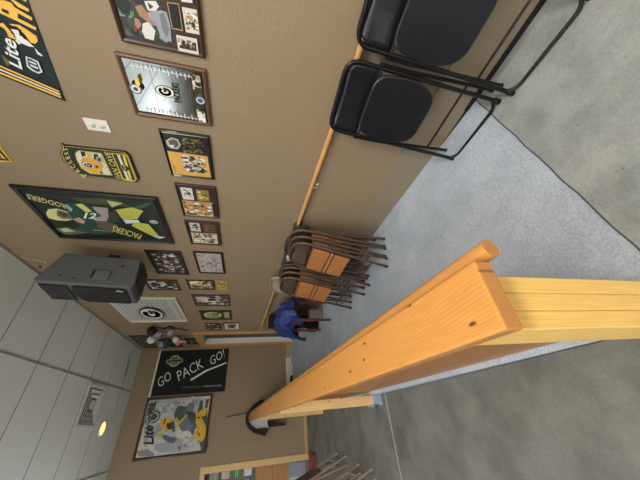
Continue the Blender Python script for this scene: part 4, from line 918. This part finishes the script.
# ================================================================ LOUDSPEAKER
# trapezoid cabinet seen from the side, front facing the room (-x), hung from the ceiling on the wall
sY = 2.80
def sp(p, y): return on_y(p, y)
F0, F1 = sp((37.5, 281), sY), sp((128, 284), sY); B0, B1 = sp((66, 252), sY), sp((139, 254), sY)
t = thing('loudspeaker', 'dark grey loudspeaker cabinet hung at the ceiling edge, horn and grille facing the room', 'speaker', (F0.x+.15, sY, F1.z)); t.rotation_euler = (math.radians(9), 0, 0)
dp = .44
xf = (F0.x+F1.x)/2; ztop, zbot = F0.z, F1.z
side = [(xf, ztop), (xf, zbot), (xf+.04, zbot-.025), (B1.x, B1.z), (B0.x, B0.z), (xf+.03, ztop+.01)]
b = MB(); sd = [(xf, 0, zbot), (xf+.05, 0, zbot-.02), (B1.x, .03, B1.z), (B0.x, .03, B0.z), (xf+.03, 0, ztop+.005), (xf, 0, ztop-.02)]
V = []; n = len(sd)
for s_, yy in ((0, sY), (1, sY+dp)):
    for x, o_, z in sd: V.append((x, yy+(o_ if s_ == 0 else -o_), z))
b.add(V, [tuple(range(n)), tuple(range(n, 2*n))[::-1]]+[(i, n+i, n+(i+1) % n, (i+1) % n) for i in range(n)])
cab = b.build('cabinet', M['spk'], t, bevel=.03, seg=4)
hz = ztop-zbot
b = MB(); g0, g1 = zbot+.045, zbot+hz*.635
pts = [(xf-.004, sY+.03, g0), (xf-.004, sY+dp-.03, g0), (xf-.004, sY+dp-.03, g1-.03), (xf-.004, sY+dp*.5, g1+.03), (xf-.004, sY+.03, g1-.0)]
b.prism(rpoly(pts, .04, 4), (-.012, 0, 0)); b.build('grille', M['grille'], t, bevel=.004)
b = MB(); h0, h1 = zbot+hz*.69, ztop-.03
def rr_(x, m_): return [(x, sY+.045+m_, h0+m_), (x, sY+dp-.045-m_, h0+m_), (x, sY+dp-.045-m_, h1-m_), (x, sY+.045+m_, h1-m_)]
L0 = rr_(xf-.012, 0); L1 = rr_(xf-.012, .01); L2 = rr_(xf-.001, .05)
b.add([Vector(p) for p in L0+L1+L2], [(i, (i+1) % 4, 4+(i+1) % 4, 4+i) for i in range(4)]+[(4+i, 4+(i+1) % 4, 8+(i+1) % 4, 8+i) for i in range(4)]+[(8, 9, 10, 11)])
b.add([Vector(p) for p in rr_(xf-.012, 0)+rr_(xf+.002, 0)], [(i, (i+1) % 4, 4+(i+1) % 4, 4+i) for i in range(4)]); b.build('horn', M['horn'], t)
# recessed handle on the side face
xm = (xf+B0.x)/2; b = MB(); zc = (sp((101, 270), sY)).z; xh = sp((105, 272), sY).x
b.box((xh-.05, sY-.006, zc-.075), (xh+.045, sY+.02, zc+.075)); b.build('handle_recess', M['spk'], t, bevel=.008)
b = MB(); b.box((xh-.05, sY-.012, zc+.055), (xh+.045, sY-.005, zc+.070)); b.build('handle_lip', M['horn'], t)
for q_ in ((45, 268), (62, 275), (75, 277), (121, 263)):
    c = sp(q_, sY+.004); b = MB(); b.lathe((c.x, sY+.012, c.z), (0, -1, 0), [(.009, 0), (.009, .012), (.0, .014)], 8); b.build('bolt', M['horn'], t)
b = MB(); b.box((xf+.07, sY+.05, zbot-.035), (B1.x-.03, sY+dp-.06, zbot+.0)); b.build('connector_plate', M['horn'], t, bevel=.004)
a = Art(WR, 0); b = MB(); b.box((xf-.0175, sY+.06, zbot+.07), (xf-.016, sY+.075, zbot+.13), (220, 220, 220)); b.build('badge', M['matte'], t)
b = MB(); b.box((min(B0.x, B1.x)-.05, sY+.26, (B0.z+B1.z)/2-.05), (XW+.049, sY+.34, (B0.z+B1.z)/2+.05)); b.build('wall_bracket', M['rubber'], t)
t.location.x -= .05; t.location.z -= .035
c = on_x((46, 262), XW-.004); c0 = on_x((17, 257), XW-.004)
b = MB(); b.tube([c0, c], .004, 6); b.lathe(c, (-1, 0, 0), [(.014, 0), (.014, .012), (.0, .016)], 8); tag(b.build('wall_anchor', M['silver'], None), 'small wire and anchor screwed to the wall above the loudspeaker', 'anchor')

# ================================================================ LIGHT
w = bpy.data.worlds.new('world'); bpy.context.scene.world = w; w.use_nodes = True
w.node_tree.nodes['Background'].inputs[0].default_value = (.8, .88, 1, 1); w.node_tree.nodes['Background'].inputs[1].default_value = .5
def area(name, loc, rot, sx, sy, power, col):
    l = bpy.data.lights.new(name, 'AREA'); l.shape = 'RECTANGLE'; l.size = sx; l.size_y = sy; l.energy = power; l.color = col
    o = bpy.data.objects.new(name, l); C.objects.link(o); o.location = loc; o.rotation_euler = rot; return o
# fluorescent ceiling fixtures of the hall (outside the photograph), daylight from behind and the left, uplights added for the ceiling
area('ceiling_lamp', (-.2, -1.0, ZC-.05), (0, 0, 0), 1.2, .6, 80, (1, .97, .92))
area('ceiling_lamp', (-3.6, 1.2, ZC-.05), (0, 0, 0), 1.2, .6, 22, (1, .97, .92))
area('ceiling_lamp', (-3.6, -2, ZC-.05), (0, 0, 0), 1.2, .6, 50, (1, .97, .92))
area('added_uplight', (-2.6, .6, 2.7), (PI, 0, 0), 1.6, 1.6, 110, (.95, .98, 1))  # both uplights are added to brighten the ceiling, no real fixture behind them
area('added_uplight', (-2.8, 4.8, 2.9), (PI, 0, 0), 1.6, 1.6, 62, (.95, .98, 1))
area('daylight', (-2.2, YB+.05, 1.8), (PI/2, 0, PI), 4.5, 3.0, 190, (.86, .94, 1))
area('daylight', (XL+.05, -1.4, 1.9), (0, -PI/2, 0), 2.6, 4.0, 28, (.86, .94, 1))
vs = bpy.context.scene.view_settings; vs.view_transform = 'Standard'; vs.look = 'None'; vs.gamma = 1; vs.exposure = .6; vs.use_curve_mapping = False
